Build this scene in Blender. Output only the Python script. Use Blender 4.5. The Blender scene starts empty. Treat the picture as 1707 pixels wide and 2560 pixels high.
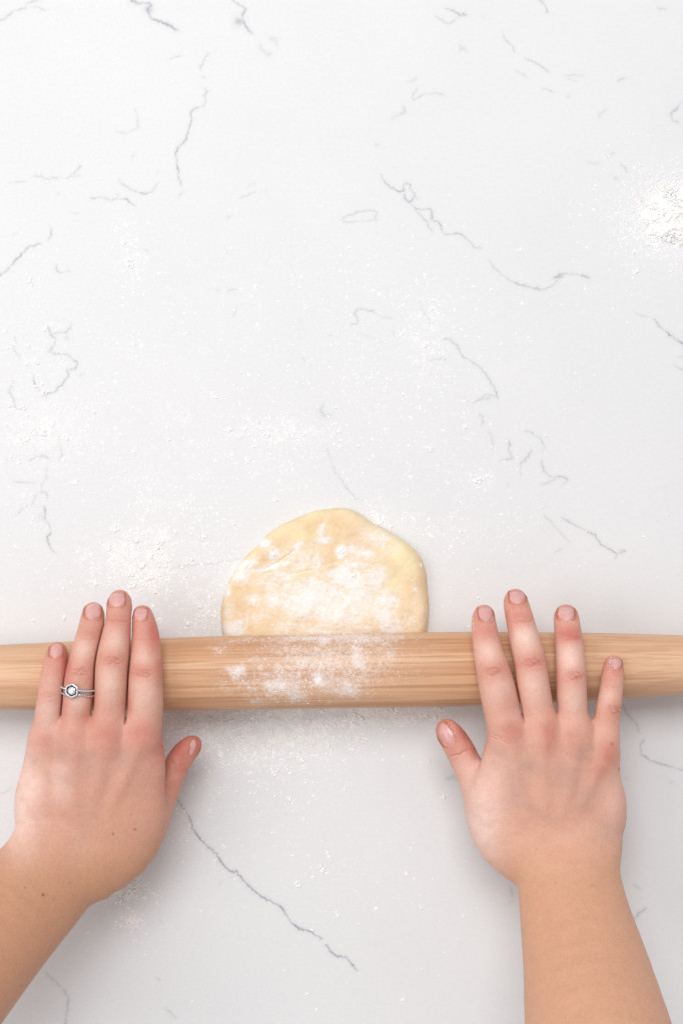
import bpy, math
import numpy as np
from mathutils import Vector
from mathutils.bvhtree import BVHTree

rng = np.random.default_rng(11)
scene = bpy.context.scene
C = scene.collection

# ------------------------------------------------------------------ camera, world, light, exposure
S, H = 0.26e-3, 0.95          # metres per photo pixel on the counter, camera height above the counter
CX, CY = 853.5, 1280.0
cam_d = bpy.data.cameras.new('camera')
cam_d.sensor_fit = 'VERTICAL'
cam_d.angle = 2 * math.atan(CY * S / H)
cam_d.clip_start, cam_d.clip_end = 0.01, 20
cam = bpy.data.objects.new('camera', cam_d); C.objects.link(cam)
cam.location = (0, 0, H)
scene.camera = cam

world = bpy.data.worlds.new('World'); scene.world = world; world.use_nodes = True
wb = world.node_tree.nodes['Background']
wb.inputs['Color'].default_value = (1.0, 0.965, 0.985, 1); wb.inputs['Strength'].default_value = 0.50

def area_lamp(name, loc, target, sx, sy, watts, col):
    d = bpy.data.lights.new(name, 'AREA'); d.shape = 'RECTANGLE'; d.size = sx; d.size_y = sy
    d.energy = watts; d.color = col
    o = bpy.data.objects.new(name, d); C.objects.link(o)
    o.location = loc
    o.rotation_euler = (Vector(target) - Vector(loc)).to_track_quat('-Z', 'Y').to_euler()
    return o
area_lamp('window_light', (-0.25, 1.35, 2.6), (-0.03, 0.0, 0), 1.7, 1.3, 50.0, (0.985, 0.99, 1.0))
area_lamp('room_light', (-1.25, -0.05, 1.3), (0, -.05, 0), 0.9, 0.9, 8.5, (1.0, 0.985, 0.97))

scene.view_settings.view_transform = 'Standard'
scene.view_settings.look = 'None'
scene.view_settings.exposure = 0.0
scene.view_settings.gamma = 1.0
scene.cycles.use_denoising = True

# ------------------------------------------------------------------ helpers
def W(px, py, z=0.0):
    """photo pixel at a chosen real height above the counter -> metres"""
    k = S * (H - z) / H
    return np.array([(px - CX) * k, -(py - CY) * k, z])

def to_px(P):
    k = S * (H - P[:, 2]) / H
    return np.stack([P[:, 0] / k + CX, -P[:, 1] / k + CY], 1)

def make_mesh(name, V, F, smooth=True):
    V = np.asarray(V, np.float32); F = np.asarray(F, np.int32)
    me = bpy.data.meshes.new(name)
    me.vertices.add(len(V)); me.vertices.foreach_set('co', V.ravel())
    n = F.shape[1]
    me.loops.add(F.size); me.loops.foreach_set('vertex_index', F.ravel())
    me.polygons.add(len(F))
    me.polygons.foreach_set('loop_start', np.arange(0, F.size, n, dtype=np.int32))
    me.polygons.foreach_set('loop_total', np.full(len(F), n, np.int32))
    me.update(calc_edges=True); me.validate()
    me.polygons.foreach_set('use_smooth', np.full(len(me.polygons), smooth, bool))
    me.update()
    return me

def add(name, me, mat, parent=None, label=None, cat=None, group=None, kind=None):
    o = bpy.data.objects.new(name, me); C.objects.link(o)
    if mat is not None: me.materials.append(mat)
    if parent is not None: o.parent = parent
    if label: o['label'] = label
    if cat: o['category'] = cat
    if group: o['group'] = group
    if kind: o['kind'] = kind
    return o

def attr(me, name, vals):
    a = me.attributes.new(name, 'FLOAT', 'POINT'); a.data.foreach_set('value', np.asarray(vals, np.float32))
def attr_col(me, name, rgb):
    a = me.attributes.new(name, 'FLOAT_COLOR', 'POINT')
    a.data.foreach_set('color', np.concatenate([rgb, np.ones((len(rgb), 1))], 1).astype(np.float32).ravel())

class NT:
    def __init__(s, name):
        s.m = bpy.data.materials.new(name); s.m.use_nodes = True
        s.t = s.m.node_tree; s.b = s.t.nodes['Principled BSDF']; s.out = s.t.nodes['Material Output']
    def n(s, typ, **kw):
        nd = s.t.nodes.new(typ)
        for k, v in kw.items():
            if k in nd.inputs.keys(): nd.inputs[k].default_value = v
            else: setattr(nd, k, v)
        return nd
    def l(s, a, b): s.t.links.new(a, b)
    def attr(s, name): return s.n('ShaderNodeAttribute', attribute_name=name)
    def noise(s, vec, scale, detail=4, rough=0.55, dist=0.0):
        nd = s.n('ShaderNodeTexNoise'); nd.inputs['Scale'].default_value = scale
        nd.inputs['Detail'].default_value = detail; nd.inputs['Roughness'].default_value = rough
        nd.inputs['Distortion'].default_value = dist
        if vec is not None: s.l(vec, nd.inputs['Vector'])
        return nd.outputs['Fac']
    def ramp(s, fac, stops):
        nd = s.n('ShaderNodeValToRGB'); e = nd.color_ramp.elements
        while len(e) < len(stops): e.new(0.5)
        for k, (p, c) in enumerate(stops):
            e[k].position = p; e[k].color = (c, c, c, 1) if not hasattr(c, '__len__') else (*c, 1)
        s.l(fac, nd.inputs['Fac']); return nd.outputs['Color']
    def math(s, op, a, b=None, c=None, clamp=False):
        nd = s.n('ShaderNodeMath', operation=op); nd.use_clamp = clamp
        for i, v in enumerate((a, b, c)):
            if v is None: continue
            if isinstance(v, (int, float)): nd.inputs[i].default_value = v
            else: s.l(v, nd.inputs[i])
        return nd.outputs[0]
    def mix(s, fac, a, b, blend='MIX'):
        nd = s.n('ShaderNodeMix', data_type='RGBA', blend_type=blend)
        for sock, v in ((nd.inputs[0], fac), (nd.inputs[6], a), (nd.inputs[7], b)):
            if isinstance(v, (int, float)): sock.default_value = v
            elif isinstance(v, tuple): sock.default_value = (*v, 1)
            else: s.l(v, sock)
        return nd.outputs[2]
    def coords(s, scale=(1, 1, 1), rot=(0, 0, 0)):
        tc = s.n('ShaderNodeTexCoord'); mp = s.n('ShaderNodeMapping')
        mp.inputs['Scale'].default_value = scale; mp.inputs['Rotation'].default_value = rot
        s.l(tc.outputs['Object'], mp.inputs['Vector']); return mp.outputs['Vector']
    def bump(s, h, strength, dist):
        nd = s.n('ShaderNodeBump'); nd.inputs['Strength'].default_value = strength
        nd.inputs['Distance'].default_value = dist; s.l(h, nd.inputs['Height'])
        s.l(nd.outputs['Normal'], s.b.inputs['Normal'])
    def set(s, **kw):
        for k, v in kw.items():
            k = k.replace('_', ' ')
            sock = s.b.inputs[k]
            if isinstance(v, tuple): sock.default_value = (*v, 1) if len(v) == 3 and sock.type == 'RGBA' else v
            elif isinstance(v, (int, float)): sock.default_value = v
            else: s.l(v, sock)

FLOUR = (0.92, 0.915, 0.895)

def vnoise2(x, y, seed=0):
    """cheap smooth value noise, numpy"""
    r = np.random.default_rng(seed); tab = r.random((64, 64))
    xi, yi = np.floor(x).astype(int), np.floor(y).astype(int)
    fx, fy = x - xi, y - yi; fx = fx*fx*(3-2*fx); fy = fy*fy*(3-2*fy)
    g = lambda a, b: tab[a % 64, b % 64]
    return (g(xi, yi)*(1-fx)*(1-fy) + g(xi+1, yi)*fx*(1-fy) + g(xi, yi+1)*(1-fx)*fy + g(xi+1, yi+1)*fx*fy)
def fbm2(x, y, seed=0, o=4):
    s = 0; a = .5
    for k in range(o): s = s + a*vnoise2(x*2**k, y*2**k, seed+k); a *= .5
    return s/(1-.5**o)

# ------------------------------------------------------------------ flour density over the counter (photo pixels)
# cx, cy, sx, sy, weight
FD = [(70, 900, 60, 140, 6), (110, 1060, 70, 45, 14), (130, 1180, 110, 110, 8), (340, 1400, 80, 45, 30), (400, 1330, 60, 60, 14),
      (515, 1520, 35, 50, 11), (430, 1540, 60, 40, 5), (230, 1440, 110, 80, 7), (330, 655, 25, 40, 3), (310, 590, 30, 40, 2),
      (680, 1070, 50, 28, 5), (760, 1085, 40, 20, 4), (500, 1050, 180, 120, 10), (620, 900, 250, 160, 11), (520, 1220, 110, 80, 9),
      (720, 1180, 60, 50, 4), (1000, 880, 120, 100, 9), (1060, 860, 30, 50, 5), (1000, 1060, 160, 120, 9), (960, 1300, 45, 30, 5), (1080, 1330, 90, 50, 6),
      (1060, 1250, 120, 90, 5), (1200, 1200, 20, 16, 2), (1150, 1430, 180, 100, 4), (820, 700, 200, 100, 4), (1080, 780, 60, 40, 3), (1380, 900, 200, 200, 2.5),
      (1300, 1300, 150, 150, 2.5), (1480, 450, 90, 60, 1.5), (1590, 560, 70, 90, 5),
      (640, 1795, 130, 26, 46), (560, 1835, 95, 45, 22), (470, 1800, 50, 25, 14), (900, 1783, 110, 16, 24), (1030, 1786, 60, 14, 14), (680, 1850, 80, 45, 20), (800, 1850, 90, 40, 6),
      (640, 1920, 120, 60, 5), (480, 1880, 50, 70, 6), (500, 2000, 70, 80, 2), (700, 2080, 200, 120, 3), (320, 2225, 32, 20, 9),
      (325, 2300, 25, 16, 3), (310, 2310, 60, 50, 3), (820, 2180, 150, 130, 2), (1060, 2180, 90, 120, 1.2), (850, 2400, 200, 120, 0.8), (440, 2080, 30, 40, 1),
      (1330, 720, 160, 90, 1.6), (560, 1400, 30, 60, 4), (300, 800, 140, 150, 3.5)]
def flour_density(px, py):
    d = 0
    for cx, cy, sx, sy, w in FD:
        d = d + w/(sx*sy) * np.exp(-.5*(((px-cx)/sx)**2 + ((py-cy)/sy)**2))
    return d*1000

# ------------------------------------------------------------------ counter with grey veins
def Z1(*p): return [(x/1.823, y/1.823) for x, y in p]
def Z2(*p): return [(850+x/1.8296, y/1.8296) for x, y in p]
def Z3(*p): return [(x/1.823, 700+y/1.823) for x, y in p]
def Z4(*p): return [(850+x/1.8296, 700+y/1.8296) for x, y in p]
def Z5(*p): return [(400+x/1.96, 1750+y/1.96) for x, y in p]
VEINS = [  # strength, half width (photo px), points
 (.40, 3.2, Z1((-10, 100), (30, 80), (60, 52), (120, 35), (125, 12), (190, 0))), (.35, 2.5, Z1((140, 30), (180, 32), (205, 48), (228, 46))),
 (.75, 4.2, Z1((595, 0), (632, 16), (670, 12), (692, 22), (672, 45), (690, 85), (740, 102), (785, 122), (812, 142))),
 (.60, 9.0, Z1((668, 40), (688, 46))),
 (.70, 3.4, Z1((1055, -5), (1090, 22), (1124, 42), (1104, 62), (1108, 92), (1122, 125), (1150, 153))), (.75, 12., Z1((1082, 98), (1098, 100))),
 (.22, 6.0, Z1((1185, 195), (1190, 225), (1220, 248), (1240, 240))), (.2, 6., Z1((1225, 175), (1258, 178), (1258, 205))),
 (.50, 2.8, Z1((950, 242), (932, 268), (928, 290), (912, 305), (918, 322))), (.35, 3, Z1((908, 350), (918, 348), (940, 355))),
 (.60, 2.8, Z1((932, 402), (948, 415), (932, 432), (940, 465), (925, 488), (893, 490), (868, 514), (874, 550), (858, 595), (848, 638), (812, 674), (800, 705), (808, 735), (814, 800), (826, 848))),
 (.35, 2.6, Z1((812, 895), (842, 868))), (.35, 2.5, Z1((765, 275), (800, 258), (830, 252))),
 (.28, 3.0, Z1((612, 492), (628, 520), (628, 560), (633, 585), (612, 590), (575, 610), (530, 598))),
 (.30, 2.8, Z1((600, 728), (618, 695))),
 (.50, 2.6, Z1((150, 802), (185, 803), (215, 815), (270, 808), (312, 812), (345, 785), (372, 755))), (.40, 2.4, Z1((312, 812), (345, 805), (370, 790))),
 (.35, 2.4, Z1((35, 836), (75, 829), (122, 828))),
 (.55, 2.6, Z1((538, 815), (560, 840), (610, 870), (665, 884), (698, 872), (717, 832))), (.35, 2.4, Z1((715, 797), (730, 772))),
 (.60, 2.6, Z1((415, 904), (460, 898), (505, 911), (540, 905), (582, 908), (592, 922), (618, 938))), (.4, 2.2, Z1((527, 882), (545, 890))),
 (.35, 2.4, Z1((320, 973), (358, 970))), (.6, 2.8, Z1((222, 1095), (236, 1068), (232, 1035))),
 (.70, 2.8, Z1((-5, 1258), (35, 1230), (90, 1168), (136, 1120), (160, 1120), (188, 1107))), (.5, 2.4, Z1((262, 1205), (255, 1228), (275, 1242), (325, 1234))),
 (.35, 2.2, Z1((655, 1138), (690, 1141))), (.30, 2.4, Z1((1085, 903), (1125, 892), (1165, 872))), (.22, 2.4, Z1((1125, 850), (1165, 833))),
 (.3, 2.4, Z1((1028, 995), (1055, 985))), (.2, 2.4, Z1((1210, 860), (1218, 882))), (.2, 2.4, Z1((60, 1085), (66, 1065), (85, 1055))), (.2, 3, Z1((258, 895), (275, 875))),
 (.55, 3.2, Z2((478, 38), (512, 46), (548, 68), (582, 66))), (.50, 2.6, Z2((430, 70), (497, 112), (540, 80), (582, 68))),
 (.40, 3.2, Z2((905, 0), (935, 20), (950, 60))), (.40, 2.8, Z2((1445, 37), (1490, 42))), (.3, 5, Z2((650, 74), (658, 82))),
 (.28, 5.0, Z2((545, 205), (565, 225), (580, 238))), (.25, 5, Z2((545, 235), (570, 212))),
 (.35, 3.0, Z2((742, 145), (752, 182), (790, 210), (798, 245))), (.38, 3.0, Z2((840, 265), (885, 283), (925, 305), (955, 332))),
 (.28, 3, Z2((800, 322), (855, 352))), (.35, 2.8, Z2((918, 400), (978, 422))), (.4, 5, Z2((1030, 442), (1048, 440))),
 (.25, 3, Z2((1020, 350), (1070, 340), (1115, 348))), (.28, 3, Z2((1035, 358), (1080, 372))), (.40, 3.2, Z2((1268, 375), (1280, 362), (1305, 357))),
 (.30, 3.5, Z2((1180, 550), (1186, 520), (1225, 495))), (.55, 3.0, Z2((1560, 468), (1530, 502), (1510, 525), (1520, 548), (1545, 562))),
 (.50, 2.6, Z2((350, 400), (352, 412), (335, 428), (325, 445), (335, 458), (360, 445), (385, 428), (410, 430), (440, 424), (480, 434))),
 (.28, 4.5, Z2((235, 545), (270, 525), (295, 512), (290, 480))), (.22, 6, Z2((310, 375), (345, 365), (345, 350))), (.28, 4.5, Z2((158, 655), (182, 668))), (.3, 3.5, Z2((243, 765), (252, 772))),
 (.55, 2.8, Z2((182, 793), (205, 835), (235, 858), (270, 878), (290, 872), (288, 848), (302, 834), (320, 845), (318, 865), (342, 885), (335, 912), (312, 925), (295, 905), (290, 875))),
 (.55, 4.0, Z2((338, 880), (350, 905))), (.65, 2.8, Z2((320, 930), (345, 955), (375, 958), (410, 955), (422, 975), (415, 1005), (440, 1010), (462, 1035), (470, 1070), (510, 1070), (548, 1068), (592, 1102), (612, 1132), (648, 1134))),
 (.45, 2.6, Z2((345, 960), (372, 990), (400, 1020), (405, 1040), (425, 1062))), (.4, 2.5, Z2((400, 1020), (418, 1008))),
 (.40, 3.0, Z2((680, 1190), (705, 1225), (735, 1255), (775, 1282))),
 (.45, 2.6, Z2((0, 1008), (30, 988), (80, 970), (140, 962), (175, 970), (158, 990), (168, 1010))), (.3, 2.4, Z2((0, 1010), (40, 1018), (100, 1010), (165, 1008))),
 (.60, 4.0, Z2((975, 1270), (1005, 1265), (1025, 1258))), (.60, 3.0, Z2((980, 1268), (1020, 1250), (1075, 1254), (1140, 1270))),
 (.35, 3.0, Z2((1215, 722), (1252, 698))), (.50, 2.6, Z2((1280, 745), (1300, 765), (1312, 790))), (.28, 3, Z2((1125, 740), (1155, 750), (1185, 742))), (.4, 4.5, Z2((1250, 808), (1268, 826))),
 (.35, 3, Z2((1370, 910), (1405, 950))),
 (.40, 2.6, Z3((238, 242), (300, 240), (322, 218), (326, 200))), (.55, 8., Z3((300, 262), (312, 264))), (.45, 3.4, Z3((225, 212), (228, 245), (258, 270), (245, 300), (225, 325))),
 (.60, 2.8, Z3((225, 325), (260, 338), (310, 338), (330, 360), (355, 378), (345, 405), (308, 412), (312, 440), (285, 475), (250, 510), (215, 520), (180, 502), (155, 465), (155, 432))),
 (.55, 8., Z3((200, 520), (215, 524))), (.30, 2.6, Z3((70, 255), (65, 320), (95, 355))), (.4, 2.6, Z3((65, 460), (42, 510), (65, 548), (70, 580), (95, 590))), (.3, 2.6, Z3((360, 440), (385, 425))),
 (.40, 2.6, Z3((135, 825), (160, 808), (205, 802), (228, 815))), (.35, 2.6, Z3((215, 850), (212, 905), (190, 935), (190, 960))), (.3, 2.4, Z3((60, 920), (165, 925))),
 (.50, 2.6, Z3((180, 965), (212, 968), (218, 1000))), (.40, 2.5, Z3((180, 965), (158, 992), (150, 1025), (110, 1035), (75, 1070))),
 (.60, 3.0, Z3((205, 1030), (208, 1060), (205, 1090), (225, 1110), (235, 1145), (215, 1175), (228, 1215), (258, 1250))), (.25, 8, Z3((185, 1075), (200, 1090))),
 (.35, 2.4, Z3((270, 745), (285, 790), (270, 825))), (.4, 3, Z3((25, 820), (40, 816))), (.3, 2.4, Z3((1030, 62), (1050, 45), (1080, 42))), (.28, 3, Z3((985, 40), (1005, 52))), (.35, 2.8, Z3((1080, 118), (1075, 142), (1065, 165))),
 (.25, 6.0, Z3((1470, 570), (1462, 595), (1475, 620), (1510, 618))), (.25, 2.6, Z3((1490, 770), (1530, 880), (1568, 925))), (.3, 3, Z3((1365, 488), (1385, 484))), (.3, 2.5, Z3((1490, 252), (1520, 254))), (.2, 2.5, Z3((1370, 345), (1390, 370))),
 (.4, 2.4, Z3((850, 1295), (800, 1312), (760, 1318))),
 (.55, 3.0, Z4((770, 0), (820, 22), (870, 32), (920, 44), (955, 35), (985, 10), (1000, -5))),
 (.40, 2.6, Z4((48, 205), (80, 195), (82, 175), (62, 150), (90, 132), (150, 142), (195, 172), (238, 175))), (.18, 2.4, Z4((90, 240), (150, 265), (215, 295))), (.22, 2.4, Z4((240, 215), (250, 265))),
 (.25, 2.4, Z4((365, 95), (370, 130), (405, 175), (415, 218))),
 (.50, 2.8, Z4((472, 268), (500, 272), (535, 302), (560, 352), (610, 378), (650, 410), (685, 460), (708, 500), (720, 545))), (.55, 2.6, Z4((605, 563), (645, 545), (665, 522), (700, 528), (718, 540))), (.3, 6, Z4((650, 548), (690, 535))), (.25, 2.3, Z4((555, 535), (600, 562))),
 (.35, 2.8, Z4((412, 368), (440, 362), (490, 360))), (.28, 3.6, Z4((630, 610), (655, 628), (648, 665))), (.30, 3.2, Z4((670, 690), (690, 705), (695, 740), (700, 790))),
 (.55, 2.6, Z4((730, 828), (788, 815), (770, 778), (774, 735))), (.45, 3.0, Z4((820, 845), (850, 818), (875, 778))), (.25, 2.6, Z4((825, 850), (825, 910))), (.3, 4.5, Z4((755, 942), (772, 936))),
 (.50, 2.6, Z4((840, 690), (880, 700), (920, 730), (935, 772), (918, 790))), (.60, 2.8, Z4((920, 825), (930, 875), (965, 902), (1010, 898), (1035, 910), (1045, 918))), (.50, 2.6, Z4((915, 938), (960, 922), (1000, 902))), (.3, 3, Z4((1008, 940), (1040, 920))),
 (.35, 3.0, Z4((925, 1045), (940, 1035))), (.28, 3.2, Z4((930, 1075), (970, 1110), (1000, 1150), (1050, 1200))),
 (.60, 2.8, Z4((1010, 1085), (1050, 1110), (1100, 1135), (1165, 1168), (1190, 1210), (1230, 1230), (1262, 1250))), (.65, 3.0, Z4((1255, 1278), (1275, 1235), (1305, 1236), (1280, 1250))), (.3, 3, Z4((970, 1255), (1020, 1222))),
 (.65, 3.2, Z4((1435, 178), (1455, 210), (1500, 245), (1530, 268), (1575, 300))), (.4, 7, Z4((1515, 260), (1530, 268))), (.25, 2.5, Z4((1345, 150), (1380, 165), (1425, 170))), (.35, 3.0, Z4((1520, 388), (1570, 415))), (.3, 3, Z4((1530, 355), (1570, 345))),
 (.35, 2.4, Z4((0, 910), (40, 965), (82, 1005))),
 (.85, 3.0, Z5((85, 490), (105, 512), (125, 548), (148, 580), (160, 630), (200, 685), (245, 728), (275, 752), (300, 795), (345, 842), (375, 840), (405, 880), (450, 925), (495, 962), (540, 985), (590, 1010), (620, 1055), (650, 1098), (690, 1124), (735, 1132), (765, 1155), (795, 1170))),
 (.85, 3.2, Z5((805, 1205), (818, 1198), (832, 1230), (865, 1255), (910, 1260), (940, 1295), (968, 1330))), (.4, 5, Z5((85, 495), (98, 505))), (.3, 5, Z5((118, 600), (122, 612))),
 (.35, 3.5, Z5((1048, 1195), (1056, 1197))), (.3, 3.5, Z5((305, 1165), (318, 1158))), (.3, 3, Z5((280, 910), (300, 895))), (.3, 2.4, Z5((335, 870), (355, 868))), (.35, 4.5, Z5((25, 1518), (50, 1525))), (.3, 3.5, Z5((60, 1545), (85, 1560))), (.25, 9, Z5((1400, 390), (1430, 375), (1455, 385))),
 (.35, 3.5, [(113, 2430), (135, 2450), (155, 2468)]), (.40, 3.6, [(158, 2472), (172, 2495), (168, 2530), (163, 2575)]), (.35, 5, [(172, 2495), (176, 2500)]), (.35, 4, [(398, 2300), (403, 2304)]), (.35, 4, [(390, 2443), (402, 2452)]), (.3, 5, [(412, 2520), (425, 2530), (440, 2545)]),
 (.45, 2.8, [(1555, 1760), (1568, 1788), (1590, 1810), (1598, 1835)]), (.60, 3.2, [(1610, 1848), (1598, 1862), (1602, 1885), (1625, 1902), (1660, 1912), (1700, 1924), (1730, 1930)]),
 (.35, 3, [(1558, 1942), (1568, 1950)]), (.4, 4, [(1672, 1958), (1680, 1952)]), (.50, 3.5, [(1582, 2300), (1600, 2280), (1615, 2268)]), (.3, 4, [(1578, 2210), (1598, 2222)]), (.4, 5, [(1275, 2218), (1280, 2240)]), (.3, 4, [(1270, 2260), (1282, 2250)]),
 (.20, 3, [(0, 1985), (20, 1978), (32, 1966)]), (.30, 2.4, [(455, 1415), (520, 1410), (580, 1402), (620, 1390)]),
]
def densify(pts, step=2.0, jit=.75, r=rng):
    P = np.array(pts, float); out = []
    for a, b in zip(P[:-1], P[1:]):
        n = max(2, int(np.hypot(*(b-a))/step))
        out.append(a + (b-a)*np.linspace(0, 1, n, endpoint=False)[:, None])
    Q = np.vstack(out + [P[-1:]])
    n = len(Q)
    if n < 4: return Q
    for _ in range(2): Q[1:-1] = .25*Q[:-2] + .5*Q[1:-1] + .25*Q[2:]
    j = np.cumsum(r.normal(0, jit, (n, 2)), 0); j -= np.linspace(0, 1, n)[:, None]*j[-1]
    k = min(9, n//2*2-1); ker = np.ones(k)/k
    j -= np.stack([np.convolve(np.pad(j[:, c], k//2, 'edge'), ker, 'valid')[:n] for c in (0, 1)], 1)
    return Q + j*1.3

CELL, SUB = 16.0, 8               # coarse cell 16 photo px (4.2 mm), near a vein split into 8 x 8
x0, x1, y0, y1 = -1200, 2912, -900, 3500
nx, ny = int((x1-x0)/CELL), int((y1-y0)/CELL)
vq = []
for st, hw, pts in VEINS:
    Q = densify(pts)
    n = len(Q); t = np.linspace(0, 1, n)
    am = st*(.12 + 1.5*fbm2(t*n/9, np.full(n, st*37), int(hw*100) % 50, 3))*np.clip(np.minimum(t, 1-t)*n/6 + .45, 0, 1)
    wv = hw*(.55 + .8*fbm2(t*n/5, np.full(n, st*91+3), 7, 2))
    vq.append((Q, am, wv))
near = np.zeros((nx, ny), bool)
for Q, am, wv in vq:
    for dx in (-CELL*.8, 0, CELL*.8):
        for dy in (-CELL*.8, 0, CELL*.8):
            i = ((Q[:, 0]+dx-x0)/CELL).astype(int); j = ((Q[:, 1]+dy-y0)/CELL).astype(int)
            ok = (i >= 0) & (i < nx) & (j >= 0) & (j < ny); near[i[ok], j[ok]] = True
def grid_quads(I, J, n):
    """quads of the cells I,J each split into n x n, own vertices per cell"""
    u = np.linspace(0, 1, n+1); uu, vv = np.meshgrid(u, u, indexing='ij')
    P = np.stack([x0 + (I[:, None]+uu.ravel()[None])*CELL, y0 + (J[:, None]+vv.ravel()[None])*CELL], -1)
    k = np.arange(n*(n+1)).reshape(n, n+1)[:, :n].ravel()
    q = np.stack([k, k+1, k+n+2, k+n+1], 1)
    F = (np.arange(len(I))[:, None, None]*(n+1)**2 + q[None]).reshape(-1, 4)
    return P.reshape(-1, 2), F
Ia, Ja = np.nonzero(~near); Ib, Jb = np.nonzero(near)
Pa, Fa = grid_quads(Ia, Ja, 1); Pb, Fb = grid_quads(Ib, Jb, SUB)
vein = np.zeros(len(Pb))
cellid = {}
for k, (i, j) in enumerate(zip(Ib, Jb)): cellid[(i, j)] = k
npc = (SUB+1)**2
for Q, am, wv in vq:
    for q, a, w in zip(Q, am, wv):
        i, j = int((q[0]-x0)//CELL), int((q[1]-y0)//CELL)
        for di in (-1, 0, 1):
            for dj in (-1, 0, 1):
                k = cellid.get((i+di, j+dj))
                if k is None: continue
                sl = slice(k*npc, (k+1)*npc)
                r2 = (Pb[sl, 0]-q[0])**2 + (Pb[sl, 1]-q[1])**2
                v = a*(.85*np.exp(-r2/(w*.70)**2) + .15*np.exp(-r2/(w*2.4)**2))
                vein[sl] = np.maximum(vein[sl], v)
Pc = np.vstack([Pa, Pb]); Fc = np.vstack([Fa, Fb+len(Pa)])
Vc = np.stack([(Pc[:, 0]-CX)*S, -(Pc[:, 1]-CY)*S, np.zeros(len(Pc))], 1)
# slab sides and underside
b = len(Vc); xa, xb = (x0-CX)*S, (x0+nx*CELL-CX)*S; ya, yb = -(y0-CY)*S, -(y0+ny*CELL-CY)*S
corners = [(xa, ya), (xb, ya), (xb, yb), (xa, yb)]
Vs = np.array([(x, y, -0.00002) for x, y in corners] + [(x, y, -0.03) for x, y in corners])
Fs = np.array([(b, b+1, b+5, b+4), (b+1, b+2, b+6, b+5), (b+2, b+3, b+7, b+6), (b+3, b, b+4, b+7), (b+4, b+5, b+6, b+7)])
me = make_mesh('counter', np.vstack([Vc, Vs]), np.vstack([Fc, Fs]), smooth=False)
attr(me, 'vein', np.concatenate([np.zeros(len(Pa)), vein, np.zeros(8)]))
attr(me, 'dust', np.concatenate([np.clip(flour_density(Pc[:, 0], Pc[:, 1])/9, 0, 1), np.zeros(8)]))
m = NT('white_quartz')
co = m.coords()
mott = m.ramp(m.noise(co, 9, 5, .6), [(.3, (.762, .766, .766)), (.7, (.788, .790, .789))])
fine = m.ramp(m.noise(co, 420, 3, .6), [(.35, .97), (.65, 1.0)])
base = m.mix(1.0, mott, fine, 'MULTIPLY')
cl = m.ramp(m.noise(co, 26, 6, .65, 1.2), [(.60, 0.0), (.72, .08)])
base = m.mix(cl, base, (.55, .58, .64))
va = m.attr('vein').outputs['Fac']
vn = m.math('MULTIPLY', va, m.ramp(m.noise(co, 700, 3, .7), [(.30, .55), (.62, 1.0)]))
base = m.mix(m.math('MULTIPLY', vn, 1.0, clamp=True), base, (.19, .205, .265))
da = m.attr('dust').outputs['Fac']
dn = m.math('MULTIPLY', da, m.ramp(m.noise(co, 620, 6, .78), [(.42, 0.0), (.60, 1.0)]))
dn = m.math('MULTIPLY', dn, m.ramp(m.noise(co, 55, 4, .7), [(.35, .25), (.65, 1.0)]))
base = m.mix(m.math('MULTIPLY', dn, .8, clamp=True), base, FLOUR)
m.set(Base_Color=base, Roughness=m.math('MULTIPLY_ADD', da, .3, .48), Specular_IOR_Level=.22)
counter = add('counter', me, m.m, kind='structure', label='white quartz counter with thin grey veins')

# ------------------------------------------------------------------ rolling pin
pa, pb = W(0, 1692, .030), W(1707, 1661, .030)
PDIR = (pb-pa)/np.linalg.norm(pb-pa)
PMID = W(853, 1677.5, .0305)
def pin_R(s):                     # s: metres along the axis from the photo's middle
    a = np.abs(s)
    return .0233 - np.clip(a-.06, 0, None)**1.6*.068*(1.12 + .24*np.sign(s))
def pin_top(px, py, z=.05):
    p = W(px, py, z); s = np.dot(p-PMID, PDIR); off = p[1]-(PMID+PDIR*s)[1]
    R = pin_R(s); return PMID[2] + math.sqrt(max(R*R-off*off, 0))
ns, na = 420, 112
ss = np.linspace(-.262, .262, ns); th = np.linspace(0, 2*np.pi, na, endpoint=False)
Rr = pin_R(ss).copy()
endr = np.clip((.262-np.abs(ss))/.010, 0, 1); Rr = Rr*np.sqrt(np.clip(1-(1-endr)**2, .02, 1))
side = np.array([-PDIR[1], PDIR[0], 0])
V = PMID + ss[:, None, None]*PDIR + Rr[:, None, None]*(np.cos(th)[None, :, None]*side + np.sin(th)[None, :, None]*np.array([0, 0, 1]))
V = V.reshape(-1, 3)
ii, jj = np.meshgrid(np.arange(ns-1), np.arange(na), indexing='ij'); j2 = (jj+1) % na
F = np.stack([ii*na+jj, (ii+1)*na+jj, (ii+1)*na+j2, ii*na+j2], -1).reshape(-1, 4)
capA = [[0, 0, 0, 0]]
caps = []
for e in (0, ns-1):
    for k in range(0, na-2, 2):
        a, b_, c_ = k+1, k+2, (k+3) % na
        caps.append([e*na, e*na+a, e*na+b_, e*na+c_] if e else [e*na, e*na+c_, e*na+b_, e*na+a])
caps = [c for c in caps if len(set(c)) == 4]
me = make_mesh('rolling_pin', V, np.vstack([F, np.array(caps)]))
pp = to_px(V)
def Zd(x, y): return 520+x/2.703, 1240+y/2.703
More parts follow.
